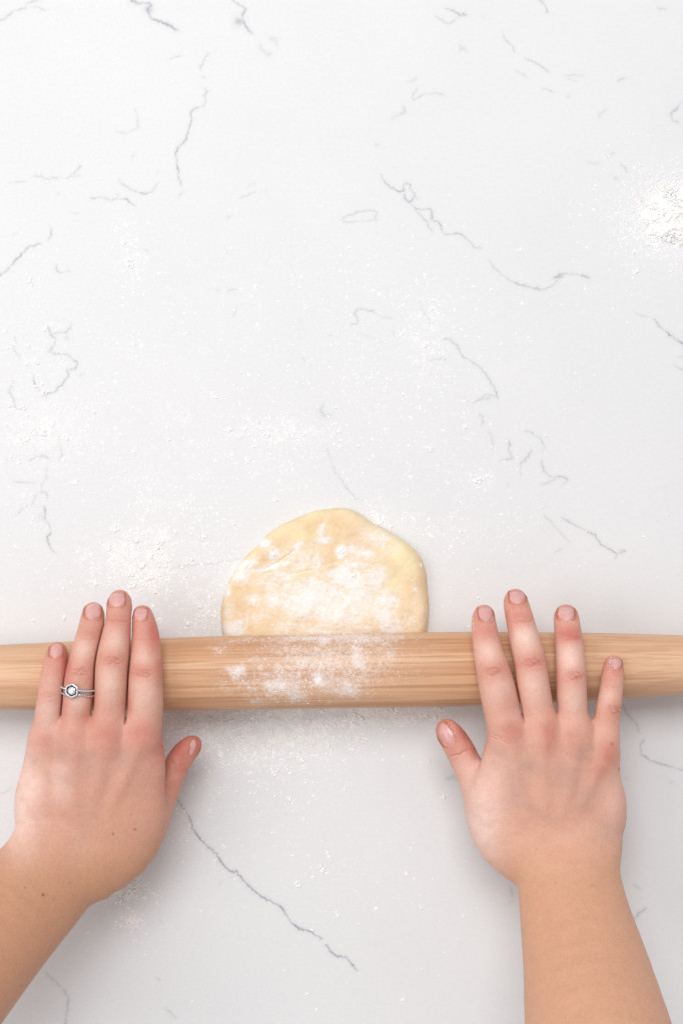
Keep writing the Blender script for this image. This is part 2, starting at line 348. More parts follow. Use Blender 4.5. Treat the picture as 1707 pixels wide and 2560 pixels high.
PINF = [(200, 1190, 60, 50, .7), (430, 1290, 60, 60, .78), (500, 1285, 45, 35, .72), (600, 1340, 70, 60, .66), (740, 1240, 42, 56, .9), (950, 1295, 85, 60, .72),
        (790, 970, 60, 40, .8), (640, 1050, 120, 60, .6), (640, 1130, 60, 50, .7), (1010, 1110, 90, 90, .65), (1180, 1040, 110, 90, .45), (700, 960, 300, 40, .6), (1000, 960, 250, 45, .7), (800, 1120, 360, 180, .56), (520, 1250, 260, 90, .55),
        (240, 975, 180, 30, .4), (80, 1030, 60, 50, .35), (330, 1210, 120, 40, .35), (350, 1385, 80, 30, .4), (540, 1050, 40, 40, .6), (860, 1060, 80, 120, .3), (430, 1010, 60, 70, .4), (1040, 1230, 60, 50, .5), (480, 1150, 60, 40, .5)]
fl = np.zeros(len(V))
for x, y, sx, sy, w in PINF:
    cx, cy = Zd(x, y); fl = np.maximum(fl, w*np.exp(-.5*(((pp[:, 0]-cx)/(sx/2.703))**2 + ((pp[:, 1]-cy)/(sy/2.703))**2)))
fl *= (V[:, 2] > .02)
low = .55*np.exp(-.5*(((pp[:, 0]-780)/170)**2))*(V[:, 2] < .034)
attr(me, 'dust', np.maximum(fl, low))
m = NT('maple_wood')
tc = m.n('ShaderNodeTexCoord'); mp = m.n('ShaderNodeMapping'); mp.inputs['Rotation'].default_value = (0, 0, -math.atan2(PDIR[1], PDIR[0]))
m.l(tc.outputs['Object'], mp.inputs['Vector'])
mp2 = m.n('ShaderNodeMapping'); mp2.inputs['Scale'].default_value = (2.2, 60, 60); m.l(mp.outputs['Vector'], mp2.inputs['Vector'])
mp3 = m.n('ShaderNodeMapping'); mp3.inputs['Scale'].default_value = (9, 700, 700); m.l(mp.outputs['Vector'], mp3.inputs['Vector'])
mp4 = m.n('ShaderNodeMapping'); mp4.inputs['Scale'].default_value = (3.2, 190, 190); m.l(mp.outputs['Vector'], mp4.inputs['Vector'])
n1 = m.noise(mp2.outputs['Vector'], 1.0, 4, .5, 1.4)
n2 = m.noise(mp3.outputs['Vector'], 1.0, 4, .6, .4)
n3 = m.noise(mp4.outputs['Vector'], 1.0, 5, .55, .9)
wood = m.ramp(n1, [(.32, (.57, .30, .155)), (.48, (.66, .385, .215)), (.60, (.70, .43, .25)), (.75, (.62, .345, .185))])
wood = m.mix(m.ramp(n3, [(.34, .42), (.46, 0.0)]), wood, (.50, .25, .125))
wood = m.mix(m.ramp(n3, [(.56, 0.0), (.72, .40)]), wood, (.77, .53, .33))
wood = m.mix(m.ramp(n2, [(.38, .75), (.52, 0.0)]), wood, (.46, .22, .115))
# paler towards the tapered ends
sx = m.n('ShaderNodeSeparateXYZ'); m.l(mp.outputs['Vector'], sx.inputs[0])
ends = m.math('ABSOLUTE', sx.outputs[0]); ends = m.math('MULTIPLY_ADD', ends, 6.0, -.62, clamp=True)
wood = m.mix(m.math('MULTIPLY', ends, .45), wood, (.82, .60, .42))
da = m.attr('dust').outputs['Fac']
fn = m.noise(m.coords(), 480, 7, .78); fn2 = m.noise(m.coords(), 90, 6, .72)
f = m.math('MULTIPLY_ADD', fn, 2.0, m.math('MULTIPLY_ADD', fn2, 1.5, -1.98))
f = m.math('ADD', f, m.math('MULTIPLY', da, 1.15)); f = m.math('MULTIPLY', f, 1.1, clamp=True); f = m.math('MAXIMUM', f, m.math('MULTIPLY', da, .22))
f = m.math('MULTIPLY', f, m.ramp(da, [(.02, 0.0), (.16, 1.0)]))
m.set(Base_Color=m.mix(m.math('MULTIPLY', f, .9), wood, (.88, .84, .82)), Roughness=m.math('MULTIPLY_ADD', f, .3, .50), Specular_IOR_Level=.35)
m.bump(m.math('ADD', n2, m.math('MULTIPLY', f, .6)), .18, .0005)
add('rolling_pin', me, m.m, label='tapered pale wooden rolling pin dusted with flour, under both hands', cat='rolling pin')

# ------------------------------------------------------------------ dough
OUT = [(95, 930), (86, 780), (108, 660), (150, 560), (235, 430), (330, 340), (400, 262), (500, 195), (610, 145), (720, 103), (800, 90), (900, 82), (960, 92), (1040, 132),
       (1110, 182), (1200, 225), (1300, 288), (1380, 348), (1440, 420), (1472, 520), (1482, 630), (1492, 750), (1484, 880), (1470, 960), (1430, 1100), (1340, 1240),
       (1180, 1330), (980, 1372), (760, 1378), (520, 1350), (320, 1270), (190, 1150), (120, 1040)]
O = np.array([W(*Zd(x, y), .004)[:2] for x, y in OUT])
def closed_spline(P, n):
    m_ = len(P); t = np.linspace(0, m_, n, endpoint=False); i = t.astype(int); f = (t-i)[:, None]
    p0, p1, p2, p3 = P[(i-1) % m_], P[i % m_], P[(i+1) % m_], P[(i+2) % m_]
    return .5*(2*p1 + (p2-p0)*f + (2*p0-5*p1+4*p2-p3)*f**2 + (3*p1-p0-3*p2+p3)*f**3)
NA, NR = 360, 150
B = closed_spline(O, NA)
Bc = B.mean(0)
u = np.concatenate([1-(np.linspace(1, 0, 60)**2)*.15, ])      # fine rings near the rim
rings = np.concatenate([np.linspace(.01, .85, NR-60, endpoint=False), u])
Vd, dist_in = [], []
for r in rings:
    ring = Bc + (B-Bc)*r; Vd.append(ring)
Vd = np.array(Vd)                                     # NR, NA, 2
rimd = np.linalg.norm(B-Bc, axis=1)[None]*(1-rings[:, None])
Td = .0095; E = .0075
prof = Td*np.sqrt(np.clip(1-(1-np.clip(rimd/E, 0, 1))**2, 0, 1))**.9
xs, ys = Vd[..., 0], Vd[..., 1]
pxs, pys = to_px(np.stack([xs.ravel(), ys.ravel(), np.full(xs.size, .009)], 1)).T
pxs, pys = pxs.reshape(xs.shape), pys.reshape(xs.shape)
bumps = (fbm2(pxs/38, pys/38, 3, 4)-.5)*.0022 + (fbm2(pxs/9, pys/9, 9, 3)-.5)*.0005
z = prof*(1 + bumps/Td*np.clip(rimd/E, 0, 1))
# the raised soft rim at the right and the dents near the pin
def zd(x, y): return (520+x/2.703, 1240+y/2.703)
def blob(px, py, x, y, sx, sy, rot=0):
    cx, cy = zd(x, y); dx, dy = (px-cx), (py-cy); c, s_ = math.cos(rot), math.sin(rot)
    return np.exp(-.5*(((c*dx+s_*dy)/(sx/2.703))**2 + ((-s_*dx+c*dy)/(sy/2.703))**2))
z = z + .0012*blob(pxs, pys, 1330, 430, 50, 120, -.5) + .0008*blob(pxs, pys, 620, 260, 50, 40) - .0012*blob(pxs, pys, 1150, 240, 80, 60)
def crack(px, py, pts, w):
    d = np.full(px.shape, 1e9)
    Q = densify([zd(*p) for p in pts], 1.5, .5)
    for q in Q: d = np.minimum(d, (px-q[0])**2+(py-q[1])**2)
    return np.exp(-d/w**2)
cr = (crack(pxs, pys, [(590, 360), (545, 395), (500, 430), (440, 465), (400, 492), (330, 500), (262, 488)], 2.6)
      + .8*crack(pxs, pys, [(250, 415), (300, 445), (262, 488)], 2.0) + .7*crack(pxs, pys, [(245, 840), (262, 880), (230, 900)], 2.0)
      + .6*crack(pxs, pys, [(380, 440), (430, 440), (480, 430)], 2) + .5*crack(pxs, pys, [(560, 530), (620, 515), (700, 500)], 2.2) + .5*crack(pxs, pys, [(860, 200), (890, 215), (905, 232)], 1.6))
z = z - .0011*cr
# pressed down under the pin
s_ = (np.stack([xs, ys], -1)-PMID[:2])@PDIR[:2]; off = (np.stack([xs, ys], -1)-PMID[:2])@side[:2]
clear = PMID[2] - np.sqrt(np.clip(pin_R(s_)**2-off**2, 0, None)); clear = np.where(np.abs(off) < pin_R(s_), clear, 1)
z = np.minimum(z, np.maximum(clear-.0004, .0015)); z = np.maximum(z, .0002)
Vd3 = np.concatenate([np.stack([xs, ys, z], -1).reshape(-1, 3), [[*Bc, float(z[0].mean())]]])
# close under the rim
ii, jj = np.meshgrid(np.arange(NR-1), np.arange(NA), indexing='ij'); j2 = (jj+1) % NA
F = np.stack([ii*NA+jj, (ii+1)*NA+jj, (ii+1)*NA+j2, ii*NA+j2], -1).reshape(-1, 4)
cidx = NR*NA
F = np.vstack([F, [[cidx, k, k+1, (k+2) % NA] for k in range(0, NA, 2)]])
# make the winding face upwards
p0, p1, p2 = Vd3[F[1000, 0]], Vd3[F[1000, 1]], Vd3[F[1000, 2]]
if np.cross(p1-p0, p2-p0)[2] < 0: F = F[:, ::-1]
me = make_mesh('dough', Vd3, F)
dpx = to_px(Vd3); X_, Y_ = dpx[:, 0], dpx[:, 1]
DF = [(700, 700, 200, 130, .95, 0), (880, 800, 200, 90, .8, 0), (950, 560, 110, 60, 1.15, .3), (1120, 560, 70, 70, .9, .6), (900, 375, 28, 28, 1.5, 0), (380, 320, 35, 25, 1.1, 0), (450, 395, 45, 40, .9, 0),
      (250, 470, 70, 40, .9, -.3), (220, 540, 60, 40, .9, 0), (420, 480, 140, 18, 1.0, -.25), (600, 340, 40, 20, .9, -.6), (640, 420, 120, 80, .5, 0), (740, 450, 40, 60, .8, 0), (470, 560, 140, 70, .65, 0),
      (560, 590, 90, 60, .6, 0), (170, 890, 60, 45, 1.0, 0), (300, 700, 60, 40, .7, 0), (450, 720, 70, 60, .8, 0), (320, 820, 120, 60, .45, 0), (600, 880, 200, 40, .55, 0), (1000, 700, 160, 100, .8, .5), (1200, 700, 80, 60, .85, 0),
      (1200, 830, 60, 90, .9, 0), (1240, 890, 60, 40, 1.0, 0), (1150, 300, 100, 60, .6, .4), (1040, 390, 90, 40, .8, .3), (990, 470, 80, 50, .6, 0), (770, 220, 18, 40, .8, .4), (780, 300, 40, 20, .9, 0), (1080, 640, 160, 60, .5, .7),
      (1400, 640, 30, 40, .35, 0), (1380, 830, 60, 60, .42, 0), (130, 640, 25, 40, .8, 0), (150, 760, 30, 60, .6, 0), (860, 660, 120, 60, .9, 0), (740, 620, 140, 60, .8, 0), (1050, 880, 160, 40, .5, 0), (820, 920, 300, 25, .6, 0)]
fl = np.zeros(len(Vd3))
for x, y, sx_, sy_, w, r in DF:
    cx, cy = zd(x, y); dx, dy = X_-cx, Y_-cy; c, s2 = math.cos(r), math.sin(r)
    fl = np.maximum(fl, w*np.exp(-.5*(((c*dx+s2*dy)/(sx_/2.703))**2+((-s2*dx+c*dy)/(sy_/2.703))**2)))
attr(me, 'dust', fl)
BU = [(1310, 400, 60, 90, 1, -.5), (630, 260, 45, 32, .9, 0), (1250, 560, 50, 90, .55, 0), (580, 560, 50, 40, .6, 0), (680, 520, 80, 30, .5, 0), (960, 110, 90, 20, .45, .4), (1060, 700, 90, 60, .35, 0), (430, 210, 120, 25, .35, -.5), (690, 120, 80, 22, .4, -.2)]
bu = np.zeros(len(Vd3))
for x, y, sx_, sy_, w, r in BU:
    cx, cy = zd(x, y); dx, dy = X_-cx, Y_-cy; c, s2 = math.cos(r), math.sin(r)
    bu = np.maximum(bu, w*np.exp(-.5*(((c*dx+s2*dy)/(sx_/2.703))**2+((-s2*dx+c*dy)/(sy_/2.703))**2)))
attr(me, 'butter', bu)
m = NT('pastry_dough'); co = m.coords()
ba = m.ramp(m.noise(co, 55, 5, .6, .6), [(.30, (.80, .58, .345)), (.52, (.855, .67, .43)), (.72, (.865, .70, .465))])
ba = m.mix(m.ramp(m.noise(co, 24, 3, .5), [(.55, 0.0), (.72, .5)]), ba, (.78, .55, .38))
ba = m.mix(m.math('MULTIPLY', m.attr('butter').outputs['Fac'], m.ramp(m.noise(co, 130, 4, .6), [(.25, .5), (.6, 1.0)]), clamp=True), ba, (.87, .79, .48))
da = m.attr('dust').outputs['Fac']
st = m.noise(m.coords((420, 2600, 400), (0, 0, -.75)), .35, 4, .6, .3)
f = m.math('MULTIPLY_ADD', m.noise(co, 520, 7, .80), 2.3, m.math('MULTIPLY_ADD', m.noise(co, 110, 6, .72, .5), 1.7, -2.27))
f = m.math('ADD', f, m.math('MULTIPLY_ADD', st, 1.0, -.45))
f = m.math('ADD', f, m.math('MULTIPLY', da, 1.05)); f = m.math('MULTIPLY', f, 1.5, clamp=True); f = m.math('MAXIMUM', f, m.math('MULTIPLY', da, .30))
f = m.math('MULTIPLY', f, m.ramp(da, [(.03, 0.0), (.2, 1.0)]))
m.set(Base_Color=m.mix(m.math('MULTIPLY', f, .92), ba, (.90, .885, .86)), Roughness=.8, Specular_IOR_Level=.12,
      Subsurface_Weight=.15, Subsurface_Scale=.003, Subsurface_Radius=(1.0, .6, .3))
m.bump(m.math('ADD', m.noise(co, 260, 5, .65), m.math('MULTIPLY', f, .5)), .28, .0005)
add('dough', me, m.m, label='flattened pale yellow pastry dough disc streaked with flour, half under the pin', cat='dough')
dough_bvh = BVHTree.FromPolygons([tuple(v) for v in Vd3], [tuple(int(q) for q in f_) for f_ in F])

# ------------------------------------------------------------------ implicit surfaces for the hands
def catmull(A, n):
    A = np.asarray(A, float); k = len(A); t = np.linspace(0, k-1, n); i = np.clip(t.astype(int), 0, k-2); f = (t-i)[:, None]
    P = np.vstack([2*A[0]-A[1], A, 2*A[-1]-A[-2]])
    p0, p1, p2, p3 = P[i], P[i+1], P[i+2], P[i+3]
    return .5*(2*p1+(p2-p0)*f+(2*p0-5*p1+4*p2-p3)*f**2+(3*p1-p0-3*p2+p3)*f**3)

class Field:
    def __init__(s, lo, hi, h):
        s.lo = np.array(lo); s.h = h; s.n = np.ceil((np.array(hi)-s.lo)/h).astype(int)+1
    def new(s): return np.full(s.n, .05, np.float32)
    def part(s, P, mar):
        """a window of this field round the rows P, and a small field that covers it"""
        R = P[:, 3:].max(1)[:, None]+mar
        a = np.clip(np.floor(((P[:, :3]-R).min(0)-s.lo)/s.h).astype(int), 0, s.n); b_ = np.clip(np.ceil(((P[:, :3]+R).max(0)-s.lo)/s.h).astype(int)+1, 0, s.n)
        f = Field.__new__(Field); f.lo = s.lo+a*s.h; f.h = s.h; f.n = b_-a
        return tuple(slice(i, j) for i, j in zip(a, b_)), f
    def win(s, lo, hi):
        a = np.clip(np.floor((lo-s.lo)/s.h).astype(int), 0, s.n); b_ = np.clip(np.ceil((hi-s.lo)/s.h).astype(int)+1, 0, s.n)
        sl = tuple(slice(i, j) for i, j in zip(a, b_))
        ax = [s.lo[k]+s.h*np.arange(a[k], b_[k]) for k in range(3)]
        return sl, np.meshgrid(*[q.astype(np.float32) for q in ax], indexing='ij')
    def cone(s, D, a, b_, wa, wb, ta, tb, ba, bb, roll=0.0, mar=.010):
        """elliptic cone a-b: half width w, half thickness upward t, downward b; hard minimum into D"""
        R = np.array([max(wa, wb), max(wa, wb), max(ta, tb, ba, bb)+abs(b_[2]-a[2])*.3])+mar if not roll else max(wa, wb, ta, tb)+mar
        sl, (X, Y, Z) = s.win(np.minimum(a, b_)-R, np.maximum(a, b_)+R)
        ax = b_-a; L2 = ax@ax; L = math.sqrt(L2); ax = ax/L
        u = np.array([-ax[1], ax[0], 0.]); u /= np.linalg.norm(u)
        if u[0] < 0: u = -u
        n = np.cross(ax, u); n = n if n[2] > 0 else -n
        if roll: u, n = u*math.cos(roll)+n*math.sin(roll), n*math.cos(roll)-u*math.sin(roll)
        dx, dy, dz = X-a[0], Y-a[1], Z-a[2]
        q = dx*ax[0]+dy*ax[1]+dz*ax[2]; t = np.clip(q/L, 0, 1); da = q-t*L
        du = dx*u[0]+dy*u[1]+dz*u[2]; dn = dx*n[0]+dy*n[1]+dz*n[2]
        w = wa+(wb-wa)*t; th = np.where(dn > 0, ta+(tb-ta)*t, ba+(bb-ba)*t); e = np.minimum(w, th)
        k0 = np.sqrt((du/w)**2+(dn/th)**2+(da/e)**2); k1 = np.sqrt((du/w**2)**2+(dn/th**2)**2+(da/e**2)**2)+1e-6
        D[sl] = np.minimum(D[sl], (k0*(k0-1)/k1).astype(np.float32))
    def chain(s, D, P, roll=0.0, mar=.010):
        """P rows: x y z w t_top t_bottom"""
        for p, q in zip(P[:-1], P[1:]):
            s.cone(D, p[:3], q[:3], p[3], q[3], p[4], q[4], p[5], q[5], roll, mar)

def smin(a, b_, k):
    h = np.clip(.5+.5*(b_-a)/k, 0, 1); return b_*(1-h)+a*h-k*h*(1-h)

def surface_nets(f, lo, h):
    ins = f < 0
    cnt = np.zeros(np.array(f.shape)-1, np.uint8)
    sl = [(slice(None, -1), slice(1, None))[k] for k in (0, 1)]
    for i in (0, 1):
        for j in (0, 1):
            for k in (0, 1): cnt += ins[sl[i], sl[j], sl[k]]
    I = np.array(np.nonzero((cnt > 0) & (cnt < 8))).T
    idx = np.full(cnt.shape, -1, np.int32); idx[tuple(I.T)] = np.arange(len(I))
    acc = np.zeros((len(I), 3)); num = np.zeros(len(I))
    cs = [(i, j, k) for i in (0, 1) for j in (0, 1) for k in (0, 1)]
    for a in cs:
        for ax in range(3):
            if a[ax]: continue
            b_ = list(a); b_[ax] = 1
            va = f[I[:, 0]+a[0], I[:, 1]+a[1], I[:, 2]+a[2]].astype(float); vb = f[I[:, 0]+b_[0], I[:, 1]+b_[1], I[:, 2]+b_[2]].astype(float)
            mk = (va < 0) != (vb < 0); t = np.where(mk, va/np.where(mk, va-vb, 1), 0)
            p = np.array(a, float)[None].repeat(len(I), 0); p[:, ax] += t
            acc[mk] += p[mk]; num[mk] += 1
    V = lo + (I+acc/num[:, None])*h
    Fs = []
    for ax in range(3):
        o1, o2 = [(1, 2), (2, 0), (0, 1)][ax]
        A = [slice(None)]*3; Bq = [slice(None)]*3; A[ax] = slice(None, -1); Bq[ax] = slice(1, None)
        sa, sb = ins[tuple(A)], ins[tuple(Bq)]
        E_ = np.array(np.nonzero(sa != sb)).T
        ok = (E_[:, o1] > 0) & (E_[:, o2] > 0) & (E_[:, o1] < f.shape[o1]-1) & (E_[:, o2] < f.shape[o2]-1); E_ = E_[ok]
        flip = ~sa[tuple(E_.T)]
        def cell(d1, d2):
            q = E_.copy(); q[:, o1] -= d1; q[:, o2] -= d2; return idx[tuple(q.T)]
        q = np.stack([cell(1, 1), cell(0, 1), cell(0, 0), cell(1, 0)], 1)
        q[flip] = q[flip][:, ::-1]; Fs.append(q)
    return V, np.vstack(Fs)

def vnormals(V, F):
    n = np.cross(V[F[:, 2]]-V[F[:, 0]], V[F[:, 3]]-V[F[:, 1]]); N = np.zeros_like(V)
    for k in range(4): np.add.at(N, F[:, k], n)
    return N/(np.linalg.norm(N, axis=1)[:, None]+1e-12)
def laplace(V, F, it, lam=.5):
    E_ = np.vstack([F[:, [0, 1]], F[:, [1, 2]], F[:, [2, 3]], F[:, [3, 0]]])
    deg = np.bincount(E_[:, 0], minlength=len(V))+np.bincount(E_[:, 1], minlength=len(V))
    for k in range(it):
        A = np.zeros_like(V)
        for c in range(3):
            A[:, c] = np.bincount(E_[:, 0], V[E_[:, 1], c], len(V))+np.bincount(E_[:, 1], V[E_[:, 0], c], len(V))
        l_ = lam if k % 2 == 0 else -lam*.95
        V = V + l_*(A/deg[:, None]-V)
    return V

def laplace_plain(V, F, it):
    E_ = np.vstack([F[:, [0, 1]], F[:, [1, 2]], F[:, [2, 3]], F[:, [3, 0]]])
    deg = 2*np.bincount(E_[:, 0], minlength=len(V)).astype(float)
    deg = np.bincount(E_[:, 0], minlength=len(V))+np.bincount(E_[:, 1], minlength=len(V))
    for k in range(it):
        A = np.stack([np.bincount(E_[:, 0], V[E_[:, 1], c], len(V))+np.bincount(E_[:, 1], V[E_[:, 0], c], len(V)) for c in range(3)], 1)
        V = V + .6*(A/deg[:, None]-V)
    return V

# skin and nail materials
def skin_material():
    m = NT('skin'); co = m.coords()
    c = m.attr('skin_tint').outputs['Color']
    mo = m.ramp(m.noise(co, 160, 5, .65), [(.25, (.955, .93, .92)), (.55, (1.0, 1.0, 1.0)), (.78, (1.025, 1.0, .985))])
    c = m.mix(1.0, c, mo, 'MULTIPLY')
    po = m.ramp(m.noise(co, 760, 3, .7), [(.32, (.93, .90, .89)), (.52, (1.0, 1.0, 1.0)), (.72, (1.035, 1.03, 1.03))])
    c = m.mix(1.0, c, po, 'MULTIPLY')
    da = m.attr('dust').outputs['Fac']
    f = m.math('MULTIPLY', da, m.ramp(m.noise(co, 900, 4, .7), [(.50, 0.0), (.60, 1.0)]))
    c = m.mix(f, c, (.88, .86, .84))
    m.set(Base_Color=c, Roughness=.48, Specular_IOR_Level=.32, Subsurface_Weight=.28, Subsurface_Scale=.004, Subsurface_Radius=(1.0, .38, .22))
    vo = m.n('ShaderNodeTexVoronoi'); vo.inputs['Scale'].default_value = 950; m.l(co, vo.inputs['Vector'])
    h = m.math('ADD', m.math('MULTIPLY', vo.outputs['Distance'], .5), m.math('MULTIPLY_ADD', m.noise(m.coords((1.0, .55, 1.0)), 420, 4, .65), 1.6, m.noise(co, 1400, 4, .6)))
    m.bump(h, .45, .0004)
    return m.m
SKIN = skin_material()
m = NT('fingernail'); co = m.coords()
nc = m.ramp(m.noise(co, 220, 3, .5), [(.35, (.65, .335, .305)), (.65, (.72, .41, .375))])
m.set(Base_Color=nc, Roughness=.25, Specular_IOR_Level=.55)
NAIL = m.m

BASE = np.array([.665, .385, .285]); RED = np.array([.60, .185, .140]); TAN = np.array([.575, .305, .185]); PALE = np.array([.84, .605, .52]); BLUE = np.array([.47, .295, .24]); MOLE_CREASE = np.array([.22, .09, .05])

def build_hand(name, ox, oy, sc, spec, label):
    """spec in zoomed photo coordinates: (x, y) -> photo px (ox + x/sc, oy + y/sc)"""
    px = lambda x, y: (ox+x/sc, oy+y/sc)
    def rows(lst, n, tr=.95):
        A = []
        for r in lst:
            x, y, zc, hw = r[:4]; tt = r[4] if len(r) > 4 else None; tb = r[5] if len(r) > 5 else None
            p = W(*px(x, y), zc*1e-3); w = hw/sc*S*(H-p[2])/H
            A.append([*p, w, w*tr if tt is None else tt*1e-3, w*tr if tb is None else tb*1e-3])
        return catmull(A, n)
    fingers = {k: rows(v, 28, .93) for k, v in spec['fingers'].items()}
    palm = rows(spec['palm'], 28)
    extra = [rows(v, 12) for v in spec['extra']]
    thumb = rows(spec['thumb'], 24, .88)
    allp = np.vstack([palm, thumb, *fingers.values(), *extra])
    R = allp[:, 3:].max(1)[:, None]+.004
    fld = Field((allp[:, :3]-R).min(0), (allp[:, :3]+R).max(0), .00075)
    D = fld.new(); fld.chain(D, palm, mar=.016)
    def field(P, mar, roll=0.0):
        sl, f = fld.part(P, mar); d = f.new(); f.chain(d, P, roll, mar); return sl, d
    for e in extra:
        sl, d = field(e, .014); D[sl] = smin(D[sl], d, spec.get('kextra', .015))
    palm_only = D.copy()
    sl, d = field(thumb, .012, spec['thumb_roll']); D[sl] = smin(D[sl], d, .0055)
    tot = D.copy(); Df = {}
    for k, P in fingers.items():
        sl, d = field(P, .011); Df[k] = (sl, d); tot[sl] = np.minimum(tot[sl], smin(D[sl], d, .0075))
    # knuckles and tendons
    for kx, ky, zt, r, k in spec['knuckles']:
        p = W(*px(kx, ky), zt*1e-3); e = np.array([0, .004, 0]); r *= 1e-3
        sl, d = field(np.array([[*(p-e), r, r*.8, r], [*(p+e), r, r*.8, r]]), .010); tot[sl] = smin(tot[sl], d, k*1e-3)
    for pts, r in spec['tendons']:
        sl, d = field(rows([(x, y, zt, r) for x, y, zt in [(a_, b_, c_+.9) for a_, b_, c_ in pts]], 10, 1.0), .010); tot[sl] = smin(tot[sl], d, .006)
    # keep a thin slit between fingers that lie against each other
    names = list(spec['fingers'])
    for a, b_ in zip(names[:-1], names[1:]):
        (sa, da), (sb, db) = Df[a], Df[b_]
        sl = tuple(slice(max(i.start, j.start), min(i.stop, j.stop)) for i, j in zip(sa, sb))
        if any(i.start >= i.stop for i in sl): continue
        va = da[tuple(slice(i.start-j.start, i.stop-j.start) for i, j in zip(sl, sa))]; vb = db[tuple(slice(i.start-j.start, i.stop-j.start) for i, j in zip(sl, sb))]
        g = np.where((va < .003) & (vb < .003), .00050-np.abs(va-vb)*.5, -1).astype(np.float32)
        tot[sl] = np.maximum(tot[sl], np.minimum(g, palm_only[sl]-.0045))
    V, F = surface_nets(tot, fld.lo, fld.h)
    V = laplace(V, F, 6, .5)
    q = to_px(V); yy = (q[:, 1]-oy)*sc; mk = np.clip((yy-1230)/150, 0, 1)[:, None]
    Vs_ = V
    for _ in range(2): Vs_ = laplace_plain(Vs_, F, 9); Vs_ = V+(Vs_-V)*mk
    V = Vs_
    keep = None
    N = vnormals(V, F); up = np.clip(N[:, 2]*1.6, 0, 1)
    q = to_px(V); qx, qy = (q[:, 0]-ox)*sc, (q[:, 1]-oy)*sc
    # creases over the joints
    disp = np.zeros(len(V)); redn = np.zeros(len(V)); pale = np.zeros(len(V)); tan = np.zeros(len(V)); blue = np.zeros(len(V)); mole_crease = np.zeros(len(V)); fl = np.zeros(len(V))
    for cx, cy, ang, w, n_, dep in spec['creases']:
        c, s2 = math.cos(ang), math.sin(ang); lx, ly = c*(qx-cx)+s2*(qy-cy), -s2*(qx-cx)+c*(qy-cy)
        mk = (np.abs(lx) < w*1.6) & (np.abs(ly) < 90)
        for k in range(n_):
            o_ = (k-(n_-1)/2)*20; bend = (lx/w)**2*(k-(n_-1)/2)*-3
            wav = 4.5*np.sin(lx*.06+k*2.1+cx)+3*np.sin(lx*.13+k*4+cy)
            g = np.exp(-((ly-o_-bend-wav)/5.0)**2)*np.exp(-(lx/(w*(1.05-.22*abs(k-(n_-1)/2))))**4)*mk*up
            disp -= dep*1e-3*g*2.6; redn = np.maximum(redn, .62*g*min(1, dep*2.6)); mole_crease = np.maximum(mole_crease, .13*g*min(1, dep*2.4))  # joint creases reddened and darkened with the mole brown
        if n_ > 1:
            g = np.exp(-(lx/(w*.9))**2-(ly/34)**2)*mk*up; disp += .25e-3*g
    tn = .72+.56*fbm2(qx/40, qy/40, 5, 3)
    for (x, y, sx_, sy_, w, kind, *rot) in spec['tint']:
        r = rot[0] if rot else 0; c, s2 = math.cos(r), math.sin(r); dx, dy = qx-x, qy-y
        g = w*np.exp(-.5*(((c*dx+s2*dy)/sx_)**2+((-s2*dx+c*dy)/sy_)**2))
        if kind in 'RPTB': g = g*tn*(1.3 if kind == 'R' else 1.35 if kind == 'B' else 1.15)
        A = dict(R=redn, P=pale, T=tan, B=blue, M=mole_crease, F=fl)[kind]; np.maximum(A, g, out=A)
    # nail beds: sink the bed, raise the folds
    nails = []
    for (x, y, hw, hl, ang, dirx, tilt) in spec['nails']:
        c, s2 = math.cos(ang), math.sin(ang); lx, ly = c*(qx-x)+s2*(qy-y), -s2*(qx-x)+c*(qy-y)
        zz = (N[:, 2] > -.1) if dirx else (N[:, 2] > .05)
        d = ((np.abs(lx)/hw)**3+(np.abs(ly)/hl)**3)**(1/3)
        bed = np.clip((1.02-d)/.12, 0, 1)*zz*(np.abs(d) < 2)
        disp -= .00030*bed
        fold = np.exp(-((d-1.13)/.10)**2)*zz*(ly > -hl*.75)
        disp += .00028*fold; redn = np.maximum(redn, .75*fold*(np.abs(lx) > hw*.5)+.35*fold)
        g = np.exp(-((np.abs(lx)-hw*1.03)/(hw*.15))**2)*(np.abs(ly) < hl*.85)*zz; redn = np.maximum(redn, .95*g); mole_crease = np.maximum(mole_crease, .38*g)  # lines along the nail sides reddened and darkened likewise
    V0 = V.copy(); V = V + N*disp[:, None]
    y_t = np.clip((qy-spec['tan'][0])/(spec['tan'][1]-spec['tan'][0]), 0, 1); y_t = y_t*y_t*(3-2*y_t)
    TAN_ = np.array(spec.get('tan_lit', TAN)); BASE_ = np.array(spec['base_lit']); col = BASE_ + (TAN_-BASE_)*np.maximum(y_t, tan)[:, None]
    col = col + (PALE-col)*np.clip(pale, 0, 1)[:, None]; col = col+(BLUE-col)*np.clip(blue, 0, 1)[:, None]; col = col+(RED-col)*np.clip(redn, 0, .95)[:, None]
    col = col + (MOLE_CREASE-col)*np.clip(mole_crease, 0, 1)[:, None]
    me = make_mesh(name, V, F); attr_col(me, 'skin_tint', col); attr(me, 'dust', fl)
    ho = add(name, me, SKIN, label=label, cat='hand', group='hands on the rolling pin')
    bvh = BVHTree.FromPolygons([tuple(v) for v in V0], [tuple(int(i) for i in f_) for f_ in F])
